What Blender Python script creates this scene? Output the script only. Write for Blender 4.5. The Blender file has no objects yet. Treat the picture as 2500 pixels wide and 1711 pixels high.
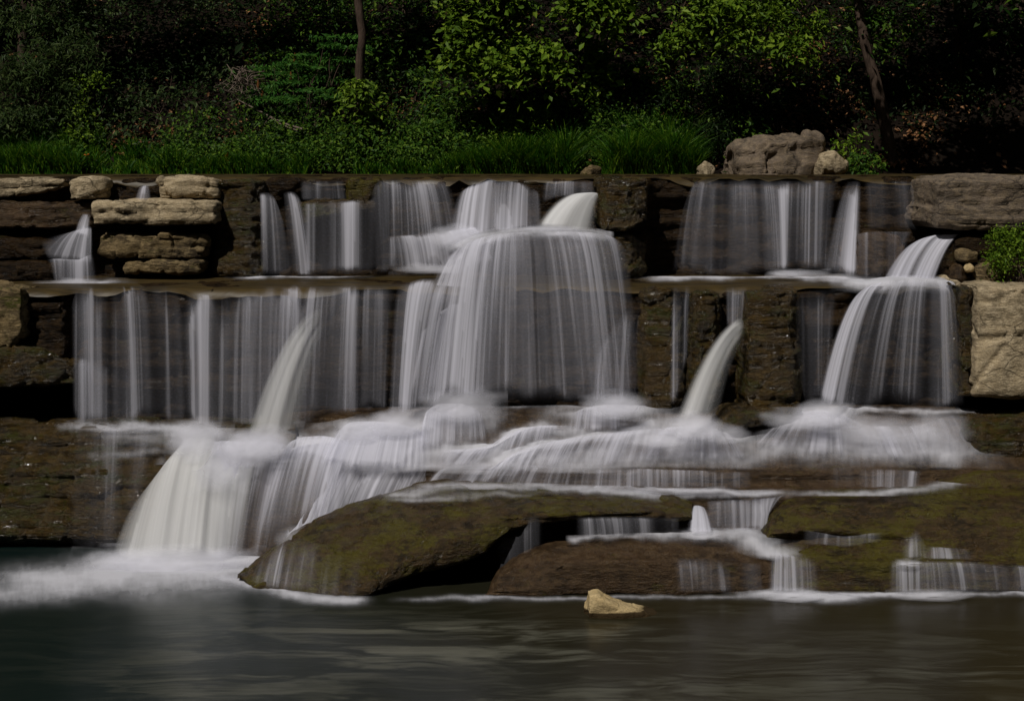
import bpy, math, random
import numpy as np
from mathutils import Vector
random.seed(7); RNG = np.random.default_rng(11)
SC = bpy.context.scene
# ------------------------------------------------------------ camera, world, sun
CZ = 4.1; FP = 3472.0; HZ = 400.0
cam = bpy.data.objects.new('camera', bpy.data.cameras.new('camera'))
SC.collection.objects.link(cam); SC.camera = cam
cam.location = (0, 0, CZ); cam.rotation_euler = (math.radians(90), 0, 0)
cam.data.sensor_width = 36; cam.data.lens = 50
cam.data.shift_y = -(855.5 - HZ) / 2500.0
cam.data.clip_start = 0.1; cam.data.clip_end = 500
SUN_AZ, SUN_EL = -30.0, 50.0      # azimuth measured from straight behind the camera towards the left
el = math.radians(SUN_EL); az = math.radians(SUN_AZ)
SD = Vector((math.sin(az) * math.cos(el), -math.cos(az) * math.cos(el), math.sin(el)))
sun = bpy.data.objects.new('sun', bpy.data.lights.new('sun', 'SUN'))
SC.collection.objects.link(sun); sun.location = (-8, -10, 20)
sun.data.energy = 5.0; sun.data.angle = math.radians(0.5); sun.data.color = (1.0, 0.945, 0.86)
sun.rotation_euler = SD.to_track_quat('Z', 'Y').to_euler()
w = bpy.data.worlds.new('World'); SC.world = w; w.use_nodes = True
nt = w.node_tree; bg = nt.nodes['Background']
sky = nt.nodes.new('ShaderNodeTexSky'); sky.sky_type = 'NISHITA'; sky.sun_disc = False
sky.sun_elevation = el; sky.sun_rotation = math.atan2(SD.x, SD.y)
nt.links.new(sky.outputs[0], bg.inputs[0]); bg.inputs[1].default_value = 0.05
SC.view_settings.view_transform = 'Standard'; SC.view_settings.look = 'None'
SC.view_settings.exposure = -0.66; SC.view_settings.gamma = 1.0
SC.cycles.transparent_max_bounces = 24; SC.cycles.max_bounces = 6
SC.cycles.diffuse_bounces = 2; SC.cycles.glossy_bounces = 2; SC.cycles.transmission_bounces = 3
SC.cycles.sample_clamp_indirect = 3.0; SC.cycles.sample_clamp_direct = 0.0
SC.cycles.caustics_reflective = False; SC.cycles.caustics_refractive = False
SC.cycles.use_adaptive_sampling = True; SC.cycles.adaptive_threshold = 0.02

# ------------------------------------------------------------ noise (numpy)
def _h(i, j, k, s):
    n = (i.astype(np.int64) * 374761393 + j.astype(np.int64) * 668265263 + k.astype(np.int64) * 2147483647 + s * 974634777) & 0xffffffff
    n = ((n ^ (n >> 13)) * 1274126177) & 0xffffffff
    n = (n ^ (n >> 16)) & 0xffffffff
    n = ((n ^ (n >> 15)) * 2246822519) & 0xffffffff
    return ((n ^ (n >> 13)) & 0xffffff) / float(0xffffff)
def vn(x, y, z, s=0):
    x, y, z = np.broadcast_arrays(np.asarray(x, float), np.asarray(y, float), np.asarray(z, float))
    i, j, k = np.floor(x), np.floor(y), np.floor(z)
    a, b, c = x - i, y - j, z - k
    a, b, c = [t * t * (3 - 2 * t) for t in (a, b, c)]
    r = 0
    for di in (0, 1):
        for dj in (0, 1):
            for dk in (0, 1):
                r = r + _h(i + di, j + dj, k + dk, s) * (a if di else 1 - a) * (b if dj else 1 - b) * (c if dk else 1 - c)
    return r * 2 - 1
def fbm(x, y, z, o=4, s=0, g=0.5):
    r = 0; a = 1.0; t = 0
    for q in range(o):
        r = r + a * vn(x * 2 ** q, y * 2 ** q, z * 2 ** q, s + q); t += a; a *= g
    return r / t
def voro(x, y, z, s=0):
    i0, j0, k0 = np.floor(x), np.floor(y), np.floor(z)
    best = np.full(x.shape, 9.0); sec = np.full(x.shape, 9.0); idv = np.zeros(x.shape)
    for di in (-1, 0, 1):
        for dj in (-1, 0, 1):
            for dk in (-1, 0, 1):
                i, j, k = i0 + di, j0 + dj, k0 + dk
                d = np.sqrt((i + _h(i, j, k, s) - x) ** 2 + (j + _h(i, j, k, s + 1) - y) ** 2 + (k + _h(i, j, k, s + 2) - z) ** 2)
                hh = _h(i, j, k, s + 3)
                m = d < best
                sec = np.where(m, best, np.minimum(sec, d)); idv = np.where(m, hh, idv); best = np.where(m, d, best)
    return idv, sec - best
def sstep(a, b, x):
    t = np.clip((x - a) / (b - a + 1e-9), 0, 1); return t * t * (3 - 2 * t)

# ------------------------------------------------------------ helpers
def P(px, py, d): return np.array([(px - 1250) / FP * d, d, CZ - (py - HZ) / FP * d])
def tag(o, label=None, cat=None, group=None, kind=None):
    if label: o['label'] = label
    if cat: o['category'] = cat
    if group: o['group'] = group
    if kind: o['kind'] = kind
    return o
def mesh(name, V, F, mat, parent=None, smooth=True, attrs=None, uv=None):
    V = np.asarray(V, float); F = np.asarray(F, int)
    me = bpy.data.meshes.new(name); n = len(F); m = F.shape[1]
    me.vertices.add(len(V)); me.vertices.foreach_set('co', V.ravel())
    me.loops.add(n * m); me.loops.foreach_set('vertex_index', F.ravel())
    me.polygons.add(n); me.polygons.foreach_set('loop_start', np.arange(n) * m)
    try: me.polygons.foreach_set('loop_total', np.full(n, m))
    except Exception: pass
    me.polygons.foreach_set('use_smooth', np.full(n, smooth))
    me.update(calc_edges=True)
    for k, a in (attrs or {}).items():
        at = me.attributes.new(k, 'FLOAT', 'POINT'); at.data.foreach_set('value', np.asarray(a, float).ravel())
    if uv is not None:
        l = me.uv_layers.new(name='UVMap'); l.data.foreach_set('uv', np.asarray(uv, float)[F.ravel()].ravel())
    me.materials.append(mat); me.validate()
    o = bpy.data.objects.new(name, me); SC.collection.objects.link(o)
    if parent: o.parent = parent
    return o
def empty(name, loc=(0, 0, 0)):
    o = bpy.data.objects.new(name, None); SC.collection.objects.link(o); o.location = loc; o.empty_display_size = 0.2
    return o
def grid_faces(nu, nv, loop=False):
    i = np.arange(nu - 1)[:, None]; j = np.arange(nv if loop else nv - 1)[None, :]
    a = i * nv + j; b = (i + 1) * nv + j; c = (i + 1) * nv + (j + 1) % nv; d = i * nv + (j + 1) % nv
    return np.stack([a, b, c, d], -1).reshape(-1, 4)
def resample(A, n, cr, axis=0, t=None):
    """A (S,...) -> n samples along axis 0; cr = catmull-rom else linear; t optional knot positions"""
    A = np.moveaxis(np.asarray(A, float), axis, 0); S = len(A)
    if t is None: t = np.arange(S, dtype=float)
    q = np.linspace(t[0], t[-1], n)
    i = np.clip(np.searchsorted(t, q, side='right') - 1, 0, S - 2)
    f = (q - t[i]) / np.maximum(t[i + 1] - t[i], 1e-9)
    f = f.reshape((-1,) + (1,) * (A.ndim - 1))
    if cr and S > 2:
        h = np.maximum(t[1:] - t[:-1], 1e-9); D = (A[1:] - A[:-1]) / h.reshape((-1,) + (1,) * (A.ndim - 1))
        M = np.empty_like(A); M[0] = D[0]; M[-1] = D[-1]
        s1 = D[:-1]; s2 = D[1:]                      # harmonic mean tangents: smooth, no overshoot
        M[1:-1] = np.where(s1 * s2 > 0, 2 * s1 * s2 / (s1 + s2 + 1e-12 * np.sign(s1 + s2 + 1e-30)), 0)
        hi = h[i].reshape(f.shape)
        R = (2*f**3-3*f**2+1)*A[i] + (f**3-2*f**2+f)*hi*M[i] + (-2*f**3+3*f**2)*A[i+1] + (f**3-f**2)*hi*M[i+1]
    else: R = A[i] * (1 - f) + A[i + 1] * f
    return np.moveaxis(R, 0, axis)
def normals(G, loop=False):
    du = np.gradient(G, axis=0)
    dv = (np.roll(G, -1, 1) - np.roll(G, 1, 1)) if loop else np.gradient(G, axis=1)
    n = np.cross(du, dv); return n / (np.linalg.norm(n, axis=-1, keepdims=True) + 1e-9)
def blur(G, it, loop=False):
    for _ in range(it):
        H = G.copy()
        H[1:-1] += G[:-2] + G[2:]; H[1:-1] /= 3
        K = H.copy()
        if loop: K = (np.roll(H, 1, 1) + H + np.roll(H, -1, 1)) / 3
        else: K[:, 1:-1] = (H[:, :-2] + H[:, 1:-1] + H[:, 2:]) / 3
        G = K
    return G
def knots(A):  # mean chord length between neighbouring paths / points (axis 0)
    d = np.linalg.norm(np.diff(A[..., :3], axis=0), axis=-1); d = d.reshape(len(d), -1).mean(1) + 1e-4
    return np.concatenate([[0], np.cumsum(d)])

# ------------------------------------------------------------ materials
class N:
    def __init__(s, name):
        s.m = bpy.data.materials.new(name); s.m.use_nodes = True; s.t = s.m.node_tree; s.t.nodes.clear()
        s.out = s.n('ShaderNodeOutputMaterial')
    def n(s, t, **k):
        x = s.t.nodes.new(t)
        for a, b in k.items(): setattr(x, a, b)
        return x
    def l(s, a, b): s.t.links.new(a, b)
    def v(s, x, i):
        if isinstance(x, (int, float)): i.default_value = x
        elif isinstance(x, tuple): i.default_value = x if len(x) == 4 or i.type == 'VECTOR' else x + (1,)
        else: s.l(x, i)
    def math(s, op, a, b=0.0, clamp=False):
        x = s.n('ShaderNodeMath', operation=op, use_clamp=clamp); s.v(a, x.inputs[0]); s.v(b, x.inputs[1]); return x.outputs[0]
    def mr(s, x, a, b, c=0.0, d=1.0, smooth=False):
        m = s.n('ShaderNodeMapRange'); m.interpolation_type = 'SMOOTHSTEP' if smooth else 'LINEAR'
        s.v(x, m.inputs[0]); m.inputs[1].default_value = a; m.inputs[2].default_value = b; s.v(c, m.inputs[3]); s.v(d, m.inputs[4]); return m.outputs[0]
    def mix(s, f, a, b):
        m = s.n('ShaderNodeMix', data_type='RGBA'); s.v(f, m.inputs[0]); s.v(a, m.inputs[6]); s.v(b, m.inputs[7]); return m.outputs[2]
    def map(s, src, scale=(1, 1, 1), loc=(0, 0, 0)):
        m = s.n('ShaderNodeMapping'); s.l(src, m.inputs[0]); m.inputs[3].default_value = scale; m.inputs[1].default_value = loc; return m.outputs[0]
    def noise(s, vec, scale, detail=4, rough=0.55, dist=0.0):
        x = s.n('ShaderNodeTexNoise'); s.l(vec, x.inputs['Vector']); x.inputs['Scale'].default_value = scale
        x.inputs['Detail'].default_value = detail; x.inputs['Roughness'].default_value = rough; x.inputs['Distortion'].default_value = dist
        return x.outputs['Fac']
    def pos(s): return s.n('ShaderNodeNewGeometry').outputs['Position']
    def attr(s, name): return s.n('ShaderNodeAttribute', attribute_name=name).outputs['Fac']

def rock_mat(name, c1, c2, c3, rough=0.85, wet=0.0, moss=0.0, streak=False, bump=0.03, spec=0.4, mosscol=(0.05, 0.052, 0.008), waterline=0):
    s = N(name); p = s.pos()
    a = s.noise(p, 2.2, 5, 0.6); b = s.noise(s.map(p, (1, 1, 3.2)), 9, 6, 0.65); c = s.noise(p, 55, 4, 0.7)
    col = s.mix(s.mr(a, 0.38, 0.64, 0, 1, True), c1, c2)
    col = s.mix(s.mr(b, 0.42, 0.62, 0, 0.75, True), col, c3)
    if streak:
        st = s.noise(s.map(p, (7, 2, 0.5)), 3, 4, 0.6); col = s.mix(s.mr(st, 0.5, 0.7, 0, 0.8, True), col, tuple(x * 1.7 for x in c2))  # streaks of sunlight painted into the rock colour
    v = s.n('ShaderNodeTexVoronoi', feature='DISTANCE_TO_EDGE'); wv = s.n('ShaderNodeVectorMath', operation='ADD'); s.l(s.map(p, (1.3, 1.3, 3.2)), wv.inputs[0]); wn = s.n('ShaderNodeTexNoise'); wn.inputs['Scale'].default_value = 5; wn.inputs['Detail'].default_value = 4; s.l(p, wn.inputs['Vector']); ws = s.n('ShaderNodeVectorMath', operation='SCALE'); s.l(wn.outputs['Color'], ws.inputs[0]); ws.inputs[3].default_value = 0.35; s.l(ws.outputs[0], wv.inputs[1]); s.l(wv.outputs[0], v.inputs['Vector']); v.inputs['Scale'].default_value = 1.5
    nn = s.n('ShaderNodeVectorMath', operation='ADD'); 
    crack = s.mr(v.outputs['Distance'], 0.0, 0.03, 0, 1)
    crack = s.math('MAXIMUM', crack, s.mr(s.noise(p, 1.7, 2), 0.42, 0.52))
    col = s.mix(crack, tuple(x * 0.55 for x in c2), col) if name.startswith(('pale', 'grey', 'rugged')) else col
    gr = s.mr(c, 0.3, 0.7, 0.62, 1.3)
    mul = s.n('ShaderNodeMix', data_type='RGBA', blend_type='MULTIPLY'); mul.inputs[0].default_value = 1
    s.l(col, mul.inputs[6]); s.l(gr, mul.inputs[7]); col = mul.outputs[2]
    rg = rough
    if moss > 0:
        m = s.noise(s.map(p, (0.6, 1, 1.6)), 3.2, 7, 0.75); m2 = s.noise(s.map(p, (0.6, 1, 1.5)), 34, 4, 0.75)
        mk = s.mr(s.math('ADD', s.math('MULTIPLY', m, 0.7), s.math('MULTIPLY', m2, 0.3)), 0.62 - moss * 0.25, 0.72 - moss * 0.25, 0, 1, True)
        col = s.mix(mk, col, s.mix(m2, tuple(x * 0.45 for x in mosscol), tuple(x * 1.7 for x in mosscol)))
    if waterline:
        sx = s.n('ShaderNodeSeparateXYZ'); s.l(p, sx.inputs[0])
        col = s.mix(s.mr(s.math('ADD', sx.outputs[2], s.math('MULTIPLY', a, 0.04)), waterline + .012, waterline + .025), (0.035, 0.022, 0.008), col)
    h = s.math('ADD', s.math('MULTIPLY', b, 0.6), s.math('ADD', s.math('MULTIPLY', c, 0.22), s.math('MULTIPLY', s.noise(p, 160, 2, 0.6), 0.08)))
    h = s.math('ADD', h, s.math('MULTIPLY', crack, 0.08))
    bp = s.n('ShaderNodeBump'); bp.inputs['Strength'].default_value = 1.0; bp.inputs['Distance'].default_value = bump; s.l(h, bp.inputs['Height'])
    b_ = s.n('ShaderNodeBsdfPrincipled'); s.v(col, b_.inputs['Base Color'])
    if wet > 0:
        rw = s.mr(s.noise(p, 6, 3, 0.6), 0.4, 0.6, 0.10 if wet > 1 else 0.22, rough); s.v(rw, b_.inputs['Roughness'])
    else: b_.inputs['Roughness'].default_value = rough
    b_.inputs['Specular IOR Level'].default_value = spec
    s.l(bp.outputs[0], b_.inputs['Normal']); s.l(b_.outputs[0], s.out.inputs[0]); return s.m

M = {}
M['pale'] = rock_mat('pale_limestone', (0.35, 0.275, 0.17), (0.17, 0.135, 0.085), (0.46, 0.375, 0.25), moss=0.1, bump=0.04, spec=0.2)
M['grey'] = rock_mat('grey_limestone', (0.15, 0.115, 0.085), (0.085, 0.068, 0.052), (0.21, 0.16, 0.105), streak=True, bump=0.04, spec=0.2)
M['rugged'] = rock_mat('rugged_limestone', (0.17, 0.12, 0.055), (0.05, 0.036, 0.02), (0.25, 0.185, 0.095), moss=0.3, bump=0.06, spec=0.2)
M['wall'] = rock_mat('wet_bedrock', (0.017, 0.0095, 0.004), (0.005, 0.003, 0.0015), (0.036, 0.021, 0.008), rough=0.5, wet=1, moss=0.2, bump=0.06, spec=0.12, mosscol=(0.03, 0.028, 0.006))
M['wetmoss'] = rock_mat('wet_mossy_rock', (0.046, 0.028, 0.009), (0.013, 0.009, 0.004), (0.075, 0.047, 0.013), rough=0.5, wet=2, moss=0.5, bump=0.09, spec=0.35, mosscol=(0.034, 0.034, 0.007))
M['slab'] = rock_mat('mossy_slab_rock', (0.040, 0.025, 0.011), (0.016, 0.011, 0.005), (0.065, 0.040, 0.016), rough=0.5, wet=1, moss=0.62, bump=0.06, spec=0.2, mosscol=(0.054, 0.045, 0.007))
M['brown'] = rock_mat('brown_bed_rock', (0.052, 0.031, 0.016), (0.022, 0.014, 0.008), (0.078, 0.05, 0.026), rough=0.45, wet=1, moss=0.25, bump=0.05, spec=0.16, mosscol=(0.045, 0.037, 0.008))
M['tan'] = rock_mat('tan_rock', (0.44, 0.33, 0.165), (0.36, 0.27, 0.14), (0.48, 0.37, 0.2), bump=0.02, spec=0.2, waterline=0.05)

def water_mat(name, kind='streak', col=(0.80, 0.80, 0.82), amax=0.97, fine=1.0, lo=0.0):
    s = N(name); uv = s.n('ShaderNodeUVMap').outputs[0]; den = s.attr('dens')
    if kind == 'streak':
        n1 = s.noise(s.map(uv, (6 * fine, 0.22, 1)), 1, 2, 0.5); n2 = s.noise(s.map(uv, (22 * fine, 0.25, 1)), 1, 2, 0.5); n3 = s.noise(s.map(uv, (50 * fine, 0.3, 1)), 1, 1, 0.5)
        q = s.math('ADD', s.math('ADD', s.math('MULTIPLY', n1, 0.38), s.math('MULTIPLY', n2, 0.45)), s.math('MULTIPLY', n3, 0.17))
        q = s.mr(q, 0.36, 0.66, 0, 1, True)
        a = s.math('DIVIDE', s.math('SUBTRACT', s.math('ADD', q, s.math('MULTIPLY', den, 1.5)), 1.0), 1.3, clamp=True)
        soft = s.math('MULTIPLY', s.math('POWER', den, 1.55), 0.45)
        a = s.math('ADD', s.math('MULTIPLY', s.math('MULTIPLY', a, s.math('MULTIPLY', den, 1.4, clamp=True)), s.math('SUBTRACT', 1.0, soft)), soft)
    elif kind == 'solid':
        n1 = s.noise(s.map(uv, (7, 0.25, 1)), 1, 2, 0.5); n2 = s.noise(s.map(uv, (26, 0.3, 1)), 1, 3, 0.6)
        q = s.mr(s.math('ADD', s.math('MULTIPLY', n1, 0.55), s.math('MULTIPLY', n2, 0.45)), 0.35, 0.65)
        a = s.math('MULTIPLY', s.math('POWER', den, 1.4), s.math('ADD', 0.78, s.math('MULTIPLY', q, 0.28)), clamp=True)
    else:
        p = s.pos(); n1 = s.noise(s.map(p, (1, 1, 1.6)), 3.5, 3, 0.5, 0.6); n2 = s.noise(s.map(uv, (15, 2.2, 1)), 1, 3, 0.55)
        q = s.math('ADD', s.math('MULTIPLY', n1, 0.5), s.math('MULTIPLY', n2, 0.5)); q = s.mr(q, 0.35, 0.65)
        a = s.math('MULTIPLY', den, s.math('ADD', s.math('MULTIPLY', q, s.math('SUBTRACT', 1.0, s.math('MULTIPLY', den, 0.8))), s.math('ADD', 0.25, s.math('MULTIPLY', den, 0.7))), clamp=True)
    if kind == 'mist': a = s.math('MULTIPLY', den, s.mr(s.noise(s.pos(), 4, 2, 0.5), 0.3, 0.7, 0.75, 1.0), clamp=True)
    a = s.math('MULTIPLY', a, amax)
    d = s.n('ShaderNodeBsdfDiffuse'); s.v(col, d.inputs[0]); t = s.n('ShaderNodeBsdfTranslucent'); s.v(col, t.inputs[0])
    m = s.n('ShaderNodeMixShader'); m.inputs[0].default_value = 0.35; s.l(d.outputs[0], m.inputs[1]); s.l(t.outputs[0], m.inputs[2])
    tr = s.n('ShaderNodeBsdfTransparent'); m2 = s.n('ShaderNodeMixShader'); s.l(a, m2.inputs[0]); s.l(tr.outputs[0], m2.inputs[1]); s.l(m.outputs[0], m2.inputs[2])
    s.l(m2.outputs[0], s.out.inputs[0]); return s.m
M['veil'] = water_mat('falling_water', col=(0.76, 0.765, 0.87)); M['foam'] = water_mat('foaming_water', 'foam', (0.78, 0.785, 0.86)); M['mist'] = water_mat('fine_spray', 'mist', (0.79, 0.795, 0.88), 0.92)
M['spout'] = water_mat('spouting_water', 'solid', (0.88, 0.89, 0.91), 0.95, 0.6)

def pool_mat():
    s = N('pool_surface'); p = s.pos(); den = s.attr('dens')
    warp = s.n('ShaderNodeVectorMath', operation='ADD'); nz = s.n('ShaderNodeTexNoise'); nz.inputs['Scale'].default_value = 0.8; s.l(p, nz.inputs['Vector'])
    s.l(s.map(p, (0.55, 2.4, 1)), warp.inputs[0]); s.l(nz.outputs['Color'], warp.inputs[1])
    a = s.noise(warp.outputs[0], 1.4, 4, 0.5, 1.1); b = s.noise(s.map(warp.outputs[0], (1, 1.6, 1)), 5, 3, 0.5, 0.5)
    q = s.math('ADD', s.math('MULTIPLY', a, 0.65), s.math('MULTIPLY', b, 0.35))
    f = s.math('MULTIPLY', s.mr(q, 0.42, 0.66, 0, 1, True), s.math('MULTIPLY', den, 1.0), clamp=True)
    sx = s.n('ShaderNodeSeparateXYZ'); s.l(p, sx.inputs[0]); base = s.mix(s.mr(s.math('ADD', sx.outputs[0], s.math('MULTIPLY', s.noise(p, 0.5, 2), 3.0)), -2.0, 3.5, 0, 1, True), (0.004, 0.010, 0.009), (0.018, 0.0145, 0.006))
    col = s.mix(f, base, (0.105, 0.105, 0.08))
    b_ = s.n('ShaderNodeBsdfPrincipled'); s.v(col, b_.inputs['Base Color']); b_.inputs['Roughness'].default_value = 0.28
    b_.inputs['IOR'].default_value = 1.33; b_.inputs['Specular IOR Level'].default_value = 0.5
    bp = s.n('ShaderNodeBump'); bp.inputs['Strength'].default_value = 0.12; bp.inputs['Distance'].default_value = 0.02; s.l(q, bp.inputs['Height']); s.l(bp.outputs[0], b_.inputs['Normal'])
    s.l(b_.outputs[0], s.out.inputs[0]); return s.m
M['pool'] = pool_mat()
def film_mat():
    s = N('shallow_water'); p = s.pos()
    q = s.noise(s.map(p, (0.7, 2.5, 1)), 2.5, 5, 0.6, 0.6)
    col = s.mix(s.mr(q, 0.35, 0.65), (0.062, 0.040, 0.010), (0.018, 0.013, 0.005))
    b_ = s.n('ShaderNodeBsdfPrincipled'); s.v(col, b_.inputs['Base Color']); b_.inputs['Roughness'].default_value = 0.5; b_.inputs['Specular IOR Level'].default_value = 0.3
    bp = s.n('ShaderNodeBump'); bp.inputs['Distance'].default_value = 0.015; s.l(q, bp.inputs['Height']); s.l(bp.outputs[0], b_.inputs['Normal'])
    s.l(b_.outputs[0], s.out.inputs[0]); return s.m
M['film'] = film_mat()

def leaf_mat(name, a, b, c, tr=0.35):
    s = N(name); r = s.attr('rnd')
    col = s.mix(s.mr(r, 0, 0.6), a, b); col = s.mix(s.mr(r, 0.6, 1.0), col, c)
    d = s.n('ShaderNodeBsdfPrincipled'); s.v(col, d.inputs['Base Color']); d.inputs['Roughness'].default_value = 0.5; d.inputs['Specular IOR Level'].default_value = 0.12
    t = s.n('ShaderNodeBsdfTranslucent'); s.v(col, t.inputs[0])
    m = s.n('ShaderNodeMixShader'); m.inputs[0].default_value = tr; s.l(d.outputs[0], m.inputs[1]); s.l(t.outputs[0], m.inputs[2])
    s.l(m.outputs[0], s.out.inputs[0]); return s.m
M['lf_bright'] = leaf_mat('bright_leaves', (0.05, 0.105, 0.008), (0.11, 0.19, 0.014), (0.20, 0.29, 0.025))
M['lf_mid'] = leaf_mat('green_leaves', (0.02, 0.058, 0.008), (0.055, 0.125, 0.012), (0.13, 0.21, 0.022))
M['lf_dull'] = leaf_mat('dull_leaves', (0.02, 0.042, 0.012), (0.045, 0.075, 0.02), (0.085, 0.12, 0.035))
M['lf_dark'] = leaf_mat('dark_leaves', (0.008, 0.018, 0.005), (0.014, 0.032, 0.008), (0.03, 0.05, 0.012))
M['lf_sumac'] = leaf_mat('sumac_leaves', (0.03, 0.10, 0.018), (0.055, 0.16, 0.024), (0.10, 0.21, 0.03))
M['grass'] = leaf_mat('grass_blades', (0.010, 0.045, 0.003), (0.032, 0.11, 0.005), (0.13, 0.22, 0.014))
M['litter'] = leaf_mat('sun_brightened_leaves', (0.09, 0.040, 0.016), (0.18, 0.085, 0.035), (0.30, 0.16, 0.08), 0.1)  # dead-leaf colours brightened to stand in for missing sunlight
def simple(name, c1, c2, rough=0.9, sc=(6, 6, 1.2)):
    s = N(name); q = s.noise(s.map(s.pos(), sc), 4, 5, 0.65)
    b_ = s.n('ShaderNodeBsdfPrincipled'); s.v(s.mix(s.mr(q, 0.35, 0.65), c1, c2), b_.inputs['Base Color']); b_.inputs['Roughness'].default_value = rough; b_.inputs['Specular IOR Level'].default_value = 0.08
    bp = s.n('ShaderNodeBump'); bp.inputs['Distance'].default_value = 0.02; s.l(q, bp.inputs['Height']); s.l(bp.outputs[0], b_.inputs['Normal'])
    s.l(b_.outputs[0], s.out.inputs[0]); return s.m
M['bark'] = simple('bark', (0.03, 0.021, 0.016), (0.085, 0.06, 0.046))
M['twig'] = simple('dead_twig', (0.10, 0.075, 0.06), (0.20, 0.16, 0.13))
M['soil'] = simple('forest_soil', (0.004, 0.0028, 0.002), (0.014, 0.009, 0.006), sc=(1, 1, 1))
M['flower'] = simple('orange_flower', (0.5, 0.12, 0.02), (0.6, 0.2, 0.03))

# ------------------------------------------------------------ rock builders
def strata(x, z, seed, th=0.11, amp=0.07):
    zz = z / th + 0.5 * fbm(x * 0.5, 0, z * 0.7, 3, seed)
    k = np.floor(zz); f = zz - k
    def off(kk): return vn(kk * 7.31, x * 0.9, 0, seed + 5) * 0.6 + vn(kk * 3.7, x * 3.1, 0, seed + 6) * 0.4
    o = off(k); groove = np.exp(-((np.minimum(f, 1 - f)) / 0.10) ** 2)
    return amp * o - 0.030 * groove
def rockify(G, loop, seed, amp, st=0.0, cell=0.0, cs=2.5, fine=0.012):
    nr = normals(G, loop)
    x, y, z = G[..., 0], G[..., 1], G[..., 2]
    d = amp * fbm(x * 1.6, y * 1.6, z * 2.2, 4, seed) + fine * fbm(x * 14, y * 14, z * 22, 3, seed + 9)
    if cell:
        idv, e = voro(x * cs, y * cs, z * cs * 1.3, seed); d = d + cell * (idv - 0.5) - cell * 0.5 * np.exp(-(e / 0.06) ** 2)
    G = G + nr * d[..., None]
    if st: G = G.copy(); G[..., 1] -= strata(x, z, seed, amp=st) * np.clip(np.abs(nr[..., 1]) * 1.6, 0, 1)
    return G
def flip_ok(G, loop):
    return G
def loft_rock(name, paths, mat, seed=1, amp=0.03, st=0.0, cell=0.0, cs=2.5, ds=0.024, cr=True, sm=1, parent=None, world=False, fine=0.012):
    """paths: [(px, [(py,d),...])...] or explicit world points"""
    A = np.array(paths, float) if world else np.array([[P(px, py, d) for py, d in pts] for px, pts in paths])
    tv = knots(np.moveaxis(A, 1, 0)); nv = max(8, int(tv[-1] / ds)); A = resample(A, nv, False, 1, tv)
    tu = knots(A); nu = max(8, int(tu[-1] / ds)); A = resample(A, nu, cr, 0, tu)
    G = blur(A, sm); G = outward(G, False)
    G = rockify(G, False, seed, amp, st, cell, cs, fine)
    return mesh(name, G.reshape(-1, 3), grid_faces(*G.shape[:2]), mat, parent)
def outward(G, loop):
    n = normals(G, loop).reshape(-1, 3); m = G.reshape(-1, 3)
    if loop: s = (n * (m - m.mean(0))).sum()
    else: s = (n * (np.array([0, 0, CZ]) - m)).sum()
    return G[::-1].copy() if s < 0 else G
def wobble(G, sd):
    x, y, z = G[..., 0], G[..., 1], G[..., 2]; k = 0.022
    return G + k * np.stack([fbm(x * 4 + sd, y * 3, z * 7, 3, sd + 20), fbm(x * 4, y * 3 + sd, z * 7, 3, sd + 21), .8 * fbm(x * 5, y * 3, z * 4 + sd, 3, sd + 22)], -1)
def block(name, st, T, mat, seed=1, r=0.02, amp=0.02, strat=0.0, cell=0.03, cs=3.0, ds=0.02, lean=0.0, parent=None, sm=1, endr=0.035, fine=0.012, slope=0.0):
    """closed lump. st: [(px, top, bottom, dfront)]; T thickness in depth"""
    st = [tuple(s) for s in st]; rows = []
    def ring(px, top, bot, d, k=1.0, T_=None):
        T_ = T if T_ is None else T_
        a = P(px, top, d); b = P(px, bot, d); h = a[2] - b[2]; rr = min(r, h * 0.4)
        x = a[0]; zc = (a[2] + b[2]) / 2; yc = d + T_ / 2
        pts = [(x, d + T_, b[2]), (x, d + T_ * .5, b[2]), (x, d + rr, b[2]), (x, d + rr * .3, b[2] + rr * .3), (x, d, b[2] + rr), (x, d - lean * .3, zc),
               (x, d, a[2] - rr), (x, d + rr * .3, a[2] - rr * .3), (x, d + rr, a[2]), (x, d + T_ * .5, a[2] + slope * T_ * .5), (x, d + T_, a[2] + slope * T_), (x, d + T_, zc)]
        return [(p[0], yc + (p[1] - yc) * k, zc + (p[2] - zc) * k) for p in pts]
    s0, s1 = st[0], st[-1]; e = endr * FP / s0[3]
    rows.append(ring(s0[0], *s0[1:], k=0.02)); rows.append(ring(s0[0] + e * 0.08, *s0[1:], k=0.72)); 
    for i, s in enumerate(st):
        px = s[0] + (e if i == 0 else -e if i == len(st) - 1 else 0)
        rows.append(ring(px, *s[1:], k=0.98))
    rows.append(ring(s1[0] - e * 0.08, *s1[1:], k=0.72)); rows.append(ring(s1[0], *s1[1:], k=0.02))
    A = np.array(rows); A = np.concatenate([A, A[:, :1]], 1)
    tv = knots(np.moveaxis(A, 1, 0)); nv = max(16, int(tv[-1] / ds)); A = resample(A, nv + 1, False, 1, tv)[:, :-1]
    tu = knots(A); nu = max(10, int(tu[-1] / ds)); A = resample(A, nu, False, 0, tu)
    G = blur(A, sm, True); G = outward(G, True); G = wobble(G, seed); G = rockify(G, True, seed, amp, strat, cell, cs, fine)
    return mesh(name, G.reshape(-1, 3), grid_faces(G.shape[0], G.shape[1], True), mat, parent)
def thing_rock(name, label, cat, *a, group=None, **k):
    return tag(block(name, *a, **k), label, cat, group)

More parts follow.
